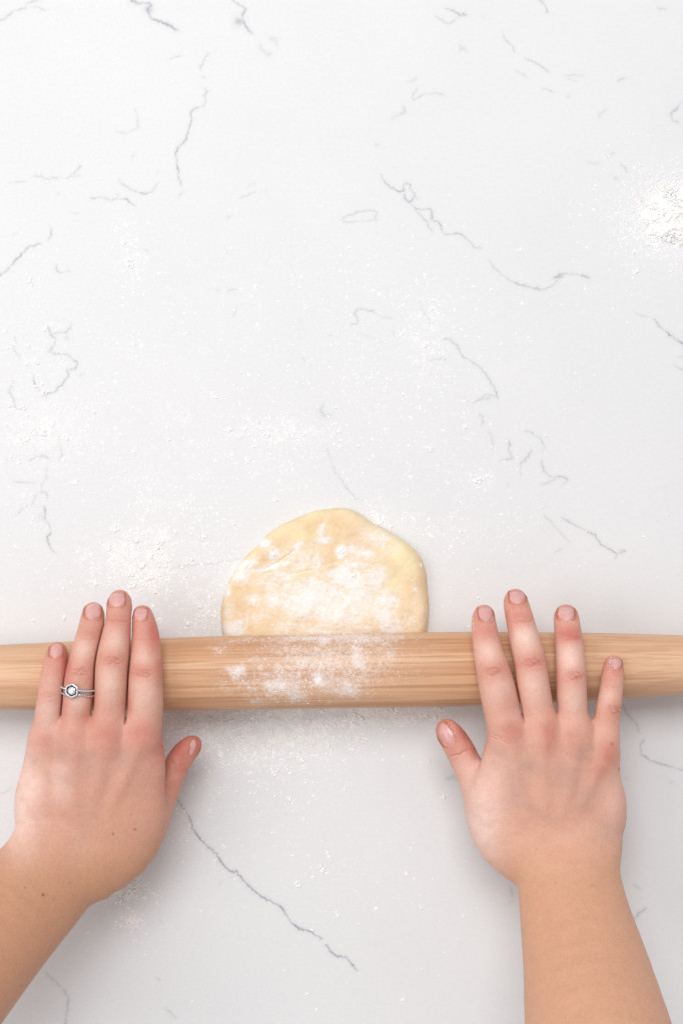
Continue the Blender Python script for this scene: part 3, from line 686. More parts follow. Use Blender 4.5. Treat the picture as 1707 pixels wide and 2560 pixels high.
    for (x, y, hw, hl, ang, dirx, tilt) in spec['nails']:
        c, s2 = math.cos(ang), math.sin(ang); nu, nv = 17, 21
        ray = Vector((dirx, 0, -1)).normalized()
        P = np.zeros((nu, nv, 3)); Nn = np.zeros((nu, nv, 3))
        for i in range(nu):
            for j in range(nv):
                a, b_ = -1+2*i/(nu-1), -1+2*j/(nv-1)
                # superellipse outline, squarer at the cuticle sides
                lim = (1-abs(b_)**4.5)**(1/3.5); lx, ly = a*hw*max(lim, .45), b_*hl*(1-.16*a*a)
                sxp, syp = px(x+c*lx-s2*ly, y+s2*lx+c*ly)
                o0 = W(sxp, syp, .02)
                # walk along the ray so it passes through that photo pixel near the finger height
                pt = Vector(W(sxp, syp, tilt*1e-3)) - ray*.02
                hit = bvh.ray_cast(pt, ray, .06)
                if hit[0] is None: hit = bvh.find_nearest(Vector(W(sxp, syp, tilt*1e-3)))
                P[i, j] = hit[0]; Nn[i, j] = hit[1] if hit[1].z > -.2 or dirx else -hit[1]
        half = nu//2; stepm = 3.0*hw/half/sc*S
        for order in (range(half-1, -1, -1), range(half+1, nu)):
            for i in order:
                pr = i+1 if i < half else i-1
                bad = np.linalg.norm(P[i]-P[pr], axis=1) > stepm; P[i][bad] = P[pr][bad]
        for _ in range(8):
            Q = P.copy(); Q[1:-1, 1:-1] = (P[:-2, 1:-1]+P[2:, 1:-1]+P[1:-1, :-2]+P[1:-1, 2:])/4
            Q[0, 1:-1] = (P[0, :-2]+P[0, 2:])/2; Q[-1, 1:-1] = (P[-1, :-2]+P[-1, 2:])/2; P = Q
        nm = np.array(Nn.mean((0, 1))); nm /= np.linalg.norm(nm)
        aa = np.linspace(-1, 1, nu)[:, None, None]; bb = np.linspace(-1, 1, nv)[None, :, None]
        top = P + nm*(.00012 + .00022*(1-aa**2) - .00035*np.clip(bb-.55, 0, 1))
        bot = top - nm*.0006
        Vn = np.vstack([top.reshape(-1, 3), bot.reshape(-1, 3)]); off_ = nu*nv
        ii, jj = np.meshgrid(np.arange(nu-1), np.arange(nv-1), indexing='ij'); k = (ii*nv+jj).ravel()
        Ft = np.stack([k, k+1, k+nv+1, k+nv], 1)
        if np.dot(np.cross(Vn[Ft[50, 1]]-Vn[Ft[50, 0]], Vn[Ft[50, 2]]-Vn[Ft[50, 0]]), nm) < 0: Ft = Ft[:, ::-1]
        ring = [i*nv for i in range(nu)]+[(nu-1)*nv+j for j in range(1, nv)]+[i*nv+nv-1 for i in range(nu-2, -1, -1)]+[j for j in range(nv-2, 0, -1)]
        Fw = [[r, ring[(i+1) % len(ring)], ring[(i+1) % len(ring)]+off_, r+off_] for i, r in enumerate(ring)]
        add('fingernail', make_mesh('fingernail', Vn, np.vstack([Ft, Ft[:, ::-1]+off_, np.array(Fw)])), NAIL, parent=ho)
    return ho, dict(fingers=fingers, px=px, V=V, F=F, N=N, bvh=bvh)

# x, y, z(mm), half width, [top mm, bottom mm]   zoomed coordinates of each hand
LEFT = dict(
 fingers=dict(
  pinky=[(420, 1480, 51, 80), (345, 1310, 54.5, 86), (308, 1190, 57.5, 90), (322, 1080, 60, 92), (338, 980, 61, 93), (355, 850, 62, 91), (372, 730, 60, 92), (388, 640, 57, 86), (398, 560, 53, 76), (404, 520, 51, 64)],
  ring=[(560, 1480, 53, 85), (528, 1310, 57, 95), (515, 1180, 59, 101), (528, 1040, 61, 103), (540, 920, 62, 103), (552, 800, 63, 106), (565, 680, 63, 102), (598, 530, 59, 98), (632, 400, 53, 91), (652, 290, 48, 83), (655, 248, 46, 70)],
  middle=[(700, 1480, 54, 90), (728, 1300, 58, 102), (745, 1150, 60, 108), (762, 1010, 62, 110), (774, 880, 63, 111), (780, 740, 64, 115), (788, 600, 62, 117), (812, 450, 57, 106), (832, 320, 51, 93), (838, 200, 46, 88), (838, 165, 44, 74)],
  index=[(880, 1480, 53, 95), (955, 1290, 56.5, 110), (1000, 1130, 59, 119), (1015, 1000, 60, 123), (1020, 880, 62, 124), (1020, 760, 63, 121), (1022, 660, 62, 117), (1024, 540, 59, 106), (1019, 420, 53, 97), (1003, 315, 48, 84), (997, 270, 46, 70)]),
 palm=[(700, 1150, 57, 430, 12, 12), (690, 1230, 57, 478, 13, 14), (663, 1380, 55, 503, 14, 16), (645, 1520, 53, 515, 15, 17), (635, 1650, 51, 512, 16, 18), (612, 1790, 50, 485, 17, 19), (540, 1910, 52, 418, 18, 19),
       (405, 2025, 56, 362, 19, 19), (250, 2190, 63, 376, 21, 21), (84, 2386, 74, 384, 24, 24), (-120, 2630, 88, 402, 28, 27), (-420, 2990, 108, 440, 33, 32), (-760, 3400, 130, 480, 38, 37)],
 extra=[[(860, 1700, 47, 260, 14, 16), (845, 1830, 45, 218, 14, 16), (755, 1930, 46, 150, 14, 15), (640, 1990, 50, 120, 13, 14)], [(255, 1560, 51, 75, 12, 15), (250, 1680, 50, 78, 13, 15), (252, 1780, 51, 78, 13, 15)]],
 thumb=[(960, 1840, 44, 150), (1050, 1720, 42, 140), (1122, 1590, 40, 112), (1172, 1480, 38, 100), (1220, 1370, 36, 94), (1258, 1290, 34, 96), (1306, 1224, 33, 88), (1342, 1186, 32, 74), (1354, 1174, 32, 64)],
 thumb_roll=-.75,
 knuckles=[(310, 1170, 61.8, 6.0, 7), (520, 1150, 64.2, 7.0, 8), (745, 1120, 65.6, 7.5, 8), (988, 1100, 64.6, 7.5, 8)],
 tendons=[([(745, 1170, 68), (700, 1400, 66.5), (640, 1650, 63)], 14), ([(985, 1160, 67), (880, 1400, 66), (760, 1650, 63)], 14), ([(515, 1200, 67), (520, 1400, 66), (540, 1650, 63)], 12), ([(310, 1220, 62), (400, 1430, 65), (460, 1620, 64)], 18)],
 creases=[(338, 835, -.1, 55, 2, .25), (548, 672, -.1, 70, 3, .33), (785, 592, -.02, 75, 3, .38), (995, 680, .05, 75, 3, .38), (355, 690, 0, 65, 1, .16), (630, 440, .1, 60, 1, .14), (828, 308, .08, 75, 1, .28), (1010, 440, 0, 70, 1, .16), (1225, 1330, .9, 70, 1, .2)],
 tint=[(400, 520, 75, 75, .45, 'R'), (465, 600, 30, 110, .80, 'R'), (400, 600, 70, 70, .25, 'R'), (655, 230, 80, 60, .38, 'R'), (640, 400, 70, 40, .30, 'R'), (590, 640, 80, 60, .22, 'R'), (838, 150, 85, 70, .35, 'R'), (835, 300, 75, 35, .38, 'R'), (920, 370, 30, 100, .5, 'R'),
       (785, 590, 85, 45, .35, 'R'), (1000, 250, 85, 60, .5, 'R'), (1090, 400, 50, 100, .75, 'R'), (1000, 400, 70, 60, .2, 'R'), (990, 670, 90, 45, .42, 'R'), (1120, 660, 30, 80, .5, 'R'), (340, 835, 60, 45, .28, 'R'), (740, 1100, 70, 90, .42, 'R'), (985, 1100, 70, 75, .42, 'R'), (300, 1170, 60, 60, .28, 'R'), (510, 1150, 60, 60, .15, 'R'),
       (1230, 1200, 100, 80, .85, 'R'), (1340, 1180, 80, 80, .75, 'R'), (1250, 1300, 80, 80, .55, 'R'), (1215, 1450, 70, 90, .3, 'R'), (600, 1000, 60, 60, .3, 'R'), (905, 900, 20, 90, .35, 'R'), (660, 850, 20, 120, .35, 'R'), (450, 950, 20, 120, .35, 'R'),
       (350, 940, 60, 120, .5, 'P'), (560, 880, 50, 60, .5, 'P'), (590, 520, 50, 60, .55, 'P'), (770, 740, 60, 90, .5, 'P'), (800, 450, 60, 60, .45, 'P'), (1010, 830, 70, 100, .5, 'P'), (1010, 560, 50, 50, .4, 'P'), (190, 1450, 90, 230, .75, 'P'), (130, 1650, 90, 200, .85, 'P'), (420, 1450, 60, 120, .5, 'P'), (860, 1000, 80, 60, .25, 'P'),  # pale finger segments; outer edge paled to paint in the light there
       (430, 1210, 45, 55, .35, 'B'), (640, 1330, 60, 90, .25, 'B'), (870, 1280, 45, 50, .35, 'B'), (480, 1420, 40, 40, .3, 'B'), (800, 1750, 320, 220, .35, 'T'), (600, 1700, 60, 260, .15, 'B', .3),
       (793, 1805, 5, 6, .95, 'M'), (946, 1773, 6, 5, .95, 'M'), (304, 2232, 7, 7, 1, 'M'), (178, 2181, 6, 5, .6, 'M'), (490, 2148, 5, 5, .5, 'M'), (918, 1672, 5, 5, .35, 'M'), (153, 2870, 6, 6, .5, 'M'), (825, 1160, 4, 4, .3, 'M')],
 tan=(1550, 2150), base_lit=(.665, .358, .268),  # base skin colour holds this hand's own tone and its dimmer light
 nails=[(392, 528, 44, 46, .05, 0, 60), (650, 248, 56, 55, .05, 0, 55), (815, 160, 58, 58, -.02, 0, 55), (980, 258, 48, 58, .04, 0, 55), (1372, 1205, 30, 62, .55, -1.1, 40)],
)
left, LI = build_hand('hand', 0, 1440, 2.8, LEFT, 'left hand with fingers together, wearing two silver rings, pressing the rolling pin')

RIGHT = dict(
 fingers=dict(
  index=[(760, 1480, 53, 95), (690, 1290, 56.5, 112), (640, 1130, 59, 123), (615, 1010, 61, 128), (592, 900, 63, 129), (568, 790, 64, 127), (540, 670, 64, 118), (507, 545, 60, 105), (484, 425, 55, 94), (471, 310, 49, 83), (474, 265, 47, 70)],
  middle=[(890, 1480, 54, 90), (890, 1300, 58, 102), (885, 1130, 60, 108), (860, 1000, 62, 111), (838, 870, 64, 112), (816, 740, 65, 113), (796, 600, 63, 112), (760, 455, 58, 105), (728, 320, 52, 98), (698, 195, 47, 88), (695, 158, 45, 74)],
  ring=[(1050, 1480, 53, 85), (1092, 1310, 57, 95), (1115, 1150, 59, 101), (1104, 1040, 61, 103), (1094, 940, 62, 104), (1087, 830, 63, 106), (1082, 700, 63, 107), (1075, 560, 59, 100), (1063, 420, 53, 95), (1050, 300, 48, 89), (1047, 268, 46, 76)],
  pinky=[(1190, 1480, 51, 80), (1265, 1330, 54.5, 86), (1305, 1215, 57, 89), (1322, 1110, 59, 91), (1331, 1030, 60, 90), (1342, 930, 61, 87), (1357, 840, 60, 83), (1370, 730, 57, 80), (1378, 640, 53, 71), (1383, 610, 52, 60)]),
 palm=[(945, 1130, 57, 420, 12, 12), (945, 1230, 57, 470, 13, 14), (935, 1380, 55, 495, 14, 16), (928, 1520, 53, 515, 15, 17), (925, 1640, 51, 515, 16, 18), (938, 1760, 50, 498, 17, 19), (980, 1870, 51, 440, 18, 19), (1030, 1965, 54, 388, 19, 19),
       (1060, 2055, 58, 362, 20, 20), (1074, 2170, 62, 364, 21, 21), (1120, 2425, 75, 392, 24, 24), (1195, 2772, 95, 446, 29, 28), (1262, 3136, 118, 504, 34, 33), (1350, 3600, 145, 560, 40, 38)],
 extra=[[(560, 1560, 46, 190, 14, 16), (570, 1700, 44, 190, 15, 17), (620, 1815, 43, 172, 15, 16), (700, 1885, 45, 140, 15, 15), (830, 1930, 50, 110, 14, 14)], [(1328, 1600, 50, 78, 13, 15), (1334, 1740, 49, 80, 13, 15), (1318, 1850, 49, 75, 13, 14)]],
 thumb=[(600, 1780, 43, 190), (520, 1640, 42, 165), (450, 1510, 42, 130), (395, 1400, 42, 112), (345, 1300, 42, 106), (303, 1215, 42, 104), (258, 1140, 42, 98), (222, 1090, 41, 88), (208, 1072, 40, 78)],
 thumb_roll=.35,
 knuckles=[(640, 1095, 64.6, 7.5, 8), (885, 1085, 65.6, 7.5, 8), (1110, 1120, 64.4, 7.0, 8), (1310, 1200, 61.2, 6.0, 7)],
 tendons=[([(640, 1150, 67), (700, 1400, 66), (780, 1650, 63)], 14), ([(885, 1150, 68), (880, 1400, 66.5), (890, 1650, 63)], 14), ([(1110, 1180, 67), (1080, 1400, 66), (1010, 1650, 63)], 12), ([(1310, 1250, 62), (1230, 1430, 64), (1140, 1620, 63)], 12)],
 creases=[(545, 668, -.1, 80, 3, .38), (815, 605, 0, 80, 3, .40), (1110, 700, .1, 75, 3, .38), (1385, 935, .35, 55, 3, .36), (500, 430, -.1, 70, 1, .2), (740, 315, -.05, 80, 1, .28), (1065, 440, 0, 75, 1, .16), (1370, 775, 0, 60, 1, .2), (310, 1240, -.35, 95, 1, .35), (600, 1140, .35, 90, 2, .25)],
 tint=[(470, 260, 90, 80, .50, 'R'), (490, 390, 75, 60, .42, 'R'), (400, 300, 25, 100, .45, 'R'), (700, 160, 90, 80, .5, 'R'), (730, 290, 80, 50, .48, 'R'), (640, 330, 30, 110, .5, 'R'), (1050, 250, 90, 80, .55, 'R'), (1062, 410, 85, 50, .68, 'R'), (1115, 425, 30, 25, .8, 'R'), (1385, 620, 75, 70, .55, 'R'), (1350, 720, 50, 60, .3, 'R'),
       (545, 665, 85, 45, .48, 'R'), (815, 605, 85, 45, .50, 'R'), (1110, 705, 80, 45, .42, 'R'), (1122, 710, 9, 12, .9, 'R'), (985, 720, 25, 70, .4, 'R'), (1380, 940, 55, 50, .40, 'R'), (670, 1090, 60, 60, .50, 'R'), (930, 1110, 45, 90, .48, 'R'), (1100, 1150, 60, 60, .22, 'R'), (1345, 1250, 45, 60, .55, 'R'), (1368, 1178, 12, 12, .85, 'R'), (1300, 1340, 60, 60, .3, 'R'), (1417, 1350, 6, 10, .6, 'R'),
       (220, 1060, 100, 80, .55, 'R'), (350, 1090, 60, 90, .78, 'R'), (420, 1180, 40, 60, .8, 'R'), (270, 1200, 70, 60, .30, 'R'), (640, 880, 50, 60, .25, 'R'),
       (500, 520, 55, 70, .55, 'P'), (755, 420, 70, 70, .8, 'P'), (1070, 560, 60, 80, .8, 'P'), (590, 800, 70, 100, .4, 'P'), (820, 780, 60, 90, .5, 'P'), (1090, 850, 60, 90, .45, 'P'), (1330, 850, 50, 60, .35, 'P'), (520, 1450, 130, 180, .4, 'P'), (450, 1720, 120, 260, .85, 'P'), (700, 1000, 60, 60, .2, 'P'), (360, 1350, 60, 90, .35, 'P'), (1400, 1600, 50, 200, .3, 'P'),  # pale finger segments; thumb base paled to paint in the side light
       (800, 1330, 70, 60, .35, 'B'), (1050, 1400, 80, 80, .32, 'B'), (690, 1480, 60, 110, .32, 'B'), (1140, 1230, 60, 70, .3, 'B'), (1200, 1560, 90, 80, .28, 'B'), (1330, 1780, 80, 70, .35, 'B'), (830, 1640, 200, 30, .2, 'B', .6), (1000, 1700, 280, 260, .25, 'T'),
       (975, 2150, 5, 4, .4, 'M'), (1230, 2165, 9, 4, .4, 'M', .3), (775, 2240, 5, 5, .4, 'M'), (650, 2500, 5, 5, .35, 'M'),
       (395, 320, 9, 50, .9, 'F'), (480, 200, 60, 10, .6, 'F'), (700, 85, 60, 8, .5, 'F'), (1045, 195, 70, 10, .8, 'F'), (648, 450, 10, 60, .6, 'F'), (250, 1050, 14, 40, .55, 'F', -.5), (262, 1100, 10, 20, .5, 'F'), (1360, 610, 12, 40, .8, 'F'), (1050, 322, 60, 9, .6, 'F'), (540, 305, 12, 25, .6, 'F'), (1390, 550, 40, 8, .6, 'F')],
 tan=(1500, 2150), tan_lit=(.665, .372, .240), base_lit=(.735, .412, .312),  # brighter light on this arm put into its tan and base colours
 nails=[(487, 258, 50, 58, -.12, 0, 55), (708, 140, 56, 56, -.08, 0, 55), (1048, 255, 58, 58, .02, 0, 55), (1398, 606, 36, 48, .05, .25, 60), (196, 1108, 52, 82, -.62, .45, 50)],
)
right, RI = build_hand('hand', 1040, 1440, 2.8, RIGHT, 'right hand with fingers spread and no ring, pressing the tapered end of the pin')

# ------------------------------------------------------------------ the two rings on the left hand
def metal(name, col, rough):
    m = NT(name); n_ = m.noise(m.coords(), 900, 3, .6)
    m.set(Base_Color=col, Metallic=1.0, Roughness=m.math('MULTIPLY_ADD', n_, .12, rough)); return m.m
SILVER = metal('silver', (.62, .61, .62), .20); DARK = metal('darkened_silver', (.10, .10, .11), .35)
m = NT('small_diamonds'); m.set(Base_Color=m.ramp(m.noise(m.coords(), 1600, 2, .5), [(.4, (.72, .73, .76)), (.6, (.95, .95, .96))]), Roughness=.06, Specular_IOR_Level=.9, Coat_Weight=.6, IOR=1.9); PAVE = m.m
m = NT('diamond'); m.set(Base_Color=m.ramp(m.noise(m.coords(), 500, 2, .5), [(.40, (.80, .81, .84)), (.6, (.97, .97, .98))]), Roughness=.03, IOR=2.2, Transmission_Weight=.45, Specular_IOR_Level=.9); DIAMOND = m.m

RF = LI['fingers']['ring']; rpx = to_px(RF[:, :3])
def ring_frame(zy):
    y = 1440+zy/2.8; k = int(np.argmin(np.abs(rpx[:, 1]-y))); k = min(max(k, 1), len(RF)-2)
    k2 = k+1 if (rpx[k, 1]-y)*(rpx[k+1, 1]-y) <= 0 else k-1
    t = (y-rpx[k, 1])/(rpx[k2, 1]-rpx[k, 1]); row = RF[k]+(RF[k2]-RF[k])*t
    ax = RF[k+1, :3]-RF[k-1, :3]; ax /= np.linalg.norm(ax); u = np.array([-ax[1], ax[0], 0]); u /= np.linalg.norm(u); u = u if u[0] > 0 else -u
    n = np.cross(ax, u); n = n if n[2] > 0 else -n
    if ax[1] < 0: ax = -ax
    return row, ax, u, n                       # ax points to the fingertip
c1, AX, UU, NN = ring_frame(786); wR, tR = c1[3]+.0002, c1[4]+.0002
def on_ring(ang, shift=0., lift=0.):           # ang 0 = top of the finger, + towards the index side
    return c1[:3] + AX*shift + UU*(wR+lift)*math.sin(ang) + NN*(tR+lift)*math.cos(ang)
def band_mesh(name, shift_fn, rr=.00085):
    n1, n2 = 96, 10; P = []
    for i in range(n1):
        a = 2*math.pi*i/n1; c = on_ring(a, shift_fn(a), .0002); rad = UU*math.sin(a)+NN*math.cos(a)
        for j in range(n2):
            b_ = 2*math.pi*j/n2; P.append(c + rad*rr*1.25*math.cos(b_) + AX*rr*math.sin(b_))
    F = [[i*n2+j, ((i+1) % n1)*n2+j, ((i+1) % n1)*n2+(j+1) % n2, i*n2+(j+1) % n2] for i in range(n1) for j in range(n2)]
    return make_mesh(name, P, F)
def beads(name, items, mat, parent):           # items: centre, along, across, out vectors scaled to the half sizes
    nu, nv = 8, 5; Vb, Fb_ = [], []
    for c, a, b_, o in items:
        base = len(Vb)
        for i in range(nv+1):
            ph = math.pi*i/nv
            for j in range(nu):
                t = 2*math.pi*j/nu; Vb.append(c + o*math.cos(ph) + (a*math.cos(t)+b_*math.sin(t))*math.sin(ph))
        Fb_ += [[base+i*nu+j, base+(i+1)*nu+j, base+(i+1)*nu+(j+1) % nu, base+i*nu+(j+1) % nu] for i in range(nv) for j in range(nu)]
    return add(name, make_mesh(name, Vb, Fb_, smooth=False), mat, parent=parent)

def empty(name, loc, label, cat):
    o = bpy.data.objects.new(name, None); C.objects.link(o); o['label'] = label; o['category'] = cat; o.empty_display_size = .01; return o
eng = empty('diamond_ring', None, 'silver ring with round diamond in a hexagonal halo, upper of the two rings', 'ring')
up_shift = lambda a: .0004*math.cos(a)
add('band', band_mesh('band', up_shift), SILVER, parent=eng)
it = []
for k in range(-26, 27):
    a = k*.058
    if -.62 < a < .22: continue
    rad = UU*math.sin(a)+NN*math.cos(a); tan_ = UU*math.cos(a)-NN*math.sin(a)
    it.append((on_ring(a, up_shift(a), .0009), tan_*.00030, AX*.00056, rad*.00042))
beads('pave_stones', it, PAVE, eng)
HA = -.20; HR = UU*math.sin(HA)+NN*math.cos(HA); HT = UU*math.cos(HA)-NN*math.sin(HA); HC = on_ring(HA, .0002, .0022)
def hexr(t, r): return r*(1+.045*math.cos(6*t))
def hp(t, r, h): return HC + (HT*math.sin(t)+AX*math.cos(t))*hexr(t, r) + HR*h
def lathe(name, prof, mat, parent, n=72, smooth=True, closed=False):
    P = [hp(2*math.pi*i/n, r, h) for r, h in prof for i in range(n)]
    F = [[k*n+i, k*n+(i+1) % n, (k+1)*n+(i+1) % n, (k+1)*n+i] for k in range(len(prof)-1) for i in range(n)]
    if closed: F += [[(len(prof)-1)*n+i, (len(prof)-1)*n+(i+1) % n, (i+1) % n, i] for i in range(n)]
    return add(name, make_mesh(name, P, F, smooth), mat, parent=parent)
halo = lathe('halo', [(.0032, -.0004), (.0033, .0002), (.0042, .0002), (.0043, -.0003), (.0038, -.0012), (.0030, -.0012)], SILVER, eng, closed=True)
beads('halo_stones', [(hp(2*math.pi*k/24, .00365, .00028), (HT*math.cos(2*math.pi*k/24)-AX*math.sin(2*math.pi*k/24))*.00047, (HT*math.sin(2*math.pi*k/24)+AX*math.cos(2*math.pi*k/24))*.00047, HR*.00034) for k in range(24)], PAVE, halo)
lathe('setting', [(.0001, -.0010), (.0031, -.0009), (.00315, -.0013), (.0020, -.0026), (.0001, -.0028)], DARK, eng)
P = [HC+HR*.0010]; ND = 12
for r, h, o in ((.0014, .00098, 0), (.0020, .00065, .5), (.0025, .00015, 0), (.0025, .00000, 0), (.0003, -.0010, 0)):
    P += [hp(2*math.pi*(i+o)/ND, r, h) for i in range(ND)]
F = [[0, 1+i, 1+(i+1) % ND, 1+(i+2) % ND] for i in range(0, ND, 2)]
for k in range(4): F += [[1+k*ND+i, 1+(k+1)*ND+i, 1+(k+1)*ND+(i+1) % ND, 1+k*ND+(i+1) % ND] for i in range(ND)]
add('diamond', make_mesh('diamond', P, [f[::-1] for f in F], smooth=False), DIAMOND, parent=eng)
beads('prong', [(hp(2*math.pi*(k+.5)/6, .0027, .0003), HT*.00028, AX*.00028, HR*.0005) for k in range(6)], SILVER, eng)
wed = empty('wedding_band', None, 'thin curved silver band with tiny stones, lower of the two rings', 'ring')
lo_shift = lambda a: -.0026-.0012*math.exp(-((a+.34)/.45)**2)*.6 - .0006*abs(math.sin(a)) + .0008*math.exp(-((a-.35)/.25)**2) if abs(a) < 2 else -.0030
wr = lambda a: lo_shift((a+math.pi) % (2*math.pi)-math.pi)
add('band', band_mesh('band', wr, .0008), SILVER, parent=wed)
it = []
for k in range(-11, 12):
    a = k*.135; rad = UU*math.sin(a)+NN*math.cos(a); tan_ = UU*math.cos(a)-NN*math.sin(a)
    it.append((on_ring(a, wr(a), .0009), tan_*(.00062 if k % 2 else .00042), AX*(.00045 if k % 2 else .0006), rad*.0003))
beads('band_stones', it, PAVE, wed)

# ------------------------------------------------------------------ flour
m = NT('flour'); co = m.coords()
m.set(Base_Color=m.ramp(m.noise(co, 60, 3, .5), [(.35, (.93, .92, .89)), (.65, (.96, .955, .94))]), Roughness=.95, Specular_IOR_Level=.1)
m.bump(m.noise(co, 2600, 3, .6), .2, .0002)
FL = m.m
def dome(nseg, rings):
    """open-bottomed bump of unit radius: rim at z 0, apex at z 1"""
    V, F = [], []
    for k in range(rings):
        a = math.pi/2*k/rings
        V += [(math.cos(a)*math.cos(6.28319*(j+.5*k)/nseg), math.cos(a)*math.sin(6.28319*(j+.5*k)/nseg), math.sin(a)) for j in range(nseg)]
    V.append((0, 0, 1)); top = len(V)-1
    for k in range(rings-1):
        for j in range(nseg):
            a, b_, c, d = k*nseg+j, k*nseg+(j+1) % nseg, (k+1)*nseg+j, (k+1)*nseg+(j+1) % nseg
            F += [(a, b_, c), (b_, d, c)]
    F += [((rings-1)*nseg+j, (rings-1)*nseg+(j+1) % nseg, top) for j in range(nseg)]
    return np.array(V, float), np.array(F)
OCT_V, OCT_F = dome(6, 1)
ICO_V, ICO_F = dome(7, 2)
ICO2 = dome(9, 3)
class Grains:
    def __init__(s): s.V, s.F, s.n = [], [], 0
    def add(s, P, R, tv, tf, flat=.30, jit=.20):
        n = len(P)
        if n == 0: return
        P = P-np.array([0, 0, 1])*(R*.08)[:, None]
        k = tv[None]*(1+rng.normal(0, jit, (n, len(tv), 1)))
        sc_ = R[:, None, None]*np.stack([rng.uniform(.75, 1.35, n), rng.uniform(.75, 1.35, n), rng.uniform(.6, 1, n)*flat], 1)[:, None]
        a = rng.uniform(0, 6.28, n); k = k*sc_
        x = k[..., 0]*np.cos(a)[:, None]-k[..., 1]*np.sin(a)[:, None]; y = k[..., 0]*np.sin(a)[:, None]+k[..., 1]*np.cos(a)[:, None]
        V = np.stack([x, y, k[..., 2]], -1)+P[:, None]
        s.V.append(V.reshape(-1, 3)); s.F.append((tf[None]+(np.arange(n)*len(tv))[:, None, None]+s.n).reshape(-1, 3)); s.n += n*len(tv)
    def obj(s, name, **kw): return add(name, make_mesh(name, np.vstack(s.V), np.vstack(s.F)), FL, **kw)

from mathutils import Vector as Vec
def inside_dough(x, y): return dough_bvh.ray_cast(Vec((x, y, .1)), Vec((0, 0, -1)))[0] is not None
fd = np.array(FD); wts = fd[:, 4]/fd[:, 4].sum()
def sample(n):
    k = rng.choice(len(fd), n, p=wts); p = fd[k, :2]+rng.normal(0, 1, (n, 2))*fd[k, 2:4]
    # clumpiness: reject by noise
    keep = rng.random(n) < np.clip((fbm2(p[:, 0]/22, p[:, 1]/22, 21, 4)-.34)*3.4, .05, 1)
    p = p[keep]; x, y = (p[:, 0]-CX)*S, -(p[:, 1]-CY)*S
    ok = np.array([not inside_dough(a, b_) for a, b_ in zip(x, y)])
    return np.stack([x[ok], y[ok]], 1)
fl = Grains()
p = sample(72000); r = np.clip(rng.lognormal(math.log(.00021), .45, len(p)), .00008, .0006)
fl.add(np.column_stack([p, r*.02]), r, OCT_V, OCT_F)
p = sample(8000); r = np.clip(rng.lognormal(math.log(.00044), .42, len(p)), .0002, .0011)
fl.add(np.column_stack([p, r*.02]), r, ICO_V, ICO_F)
# lone specks all over the worktop
n = 1100; p = np.column_stack([(rng.uniform(0, 1707, n)-CX)*S, -(rng.uniform(560, 2560, n)-CY)*S]); r = np.clip(rng.lognormal(math.log(.00014), .5, n), .00007, .0006)
fl.add(np.column_stack([p, r*.02]), r, OCT_V, OCT_F)
def clump(g, px_, py_, rad, n, elong=1.0, ang=0., zf=None, r0=None, hgt=.30):
    c, s_2 = math.cos(ang), math.sin(ang); a = rng.normal(0, 1, (n, 2))*.5
    dx, dy = a[:, 0]*rad*elong, a[:, 1]*rad; k = np.hypot(a[:, 0], a[:, 1])
    x = (px_-CX)*S + dx*c-dy*s_2; y = -(py_-CY)*S - (dx*s_2+dy*c)
    r = (rad*.40 if r0 is None else r0)*rng.uniform(.45, 1.15, n)*np.clip(1.15-.45*k, .3, 1)
    z_ = np.clip(1-k*.75, 0, 1)*rad*hgt*rng.uniform(.2, 1, n)
    if zf is not None: z_ = z_+np.array([zf(a_, b_) for a_, b_ in zip(x, y)])
    g.add(np.column_stack([x, y, z_]), r, *ICO2, flat=.62, jit=.12)
CL5 = [(825, 755, 1.7, 1.8, 1.3), (795, 825, 2.4, 1.9, .75), (675, 905, 2.1, 1, 0), (1210, 850, 1.9, 1, 0), (870, 1045, 1.6, 1.3, 1.2), (1280, 1015, 1.6, 1.3, .5), (1487, 1060, 1.4, 1.2, 1.3), (650, 765, 1.2, 1, 0), (560, 360, 2.0, 2.2, .55), (640, 490, 1.8, 1.5, 1.0),
       (970, 185, 1.8, 1.9, .3), (240, 350, 1.3, 1, 0), (245, 545, 1.5, 1, 0), (715, 405, 1.0, 1, 0), (905, 440, 1.1, 1, 0), (485, 425, 1.1, 1, 0), (1390, 475, 1.7, 1.2, 0), (720, 1440, 1.3, 1, 0), (768, 1520, 1.3, 1.5, 1.4), (1185, 1470, 1.6, 1.2, .4), (610, 1325, 1.0, 1, 0), (660, 130, 1.8, 1, 0),
       (590, 210, 1.2, 1, 0), (520, 280, 1.6, 1.6, 1), (68, 768, 1.2, 1.4, 1.2), (112, 795, 1.0, 1, 0), (320, 425, 1.1, 1.4, 1.3), (155, 425, 1.2, 1.4, 2.7), (85, 150, 1.5, 1.3, .4), (120, 155, 1.2, 1, 0), (1165, 45, 2.0, 1.3, 0), (540, 60, 2.0, 1.2, 0), (230, 60, 1.5, 1, 0), (820, 215, 1.6, 1.6, 1), (405, 710, 1.0, 1, 0), (460, 770, .9, 1, 0),
       (565, 650, .8, 1, 0), (465, 460, 1.2, 1.3, 2), (480, 565, 1, 1.4, 1.2), (450, 560, .9, 1.4, 1.2), (1085, 225, 1.2, 1, 0), (1090, 295, .9, 1, 0), (1350, 35, 1.6, 1, 0), (755, 470, 1.0, 1.6, 1.0), (450, 310, 1.3, 1, 0), (500, 225, 1.3, 1, 0), (410, 200, 1.5, 1, 0), (425, 125, 1.6, 1, 0), (680, 55, 1.5, 1, 0), (120, 545, 1.2, 1.3, 1)]
for x, y, r, e, a in CL5: clump(fl, 400+x/1.96, 1750+y/1.96, r*1e-3, 16, e, a)
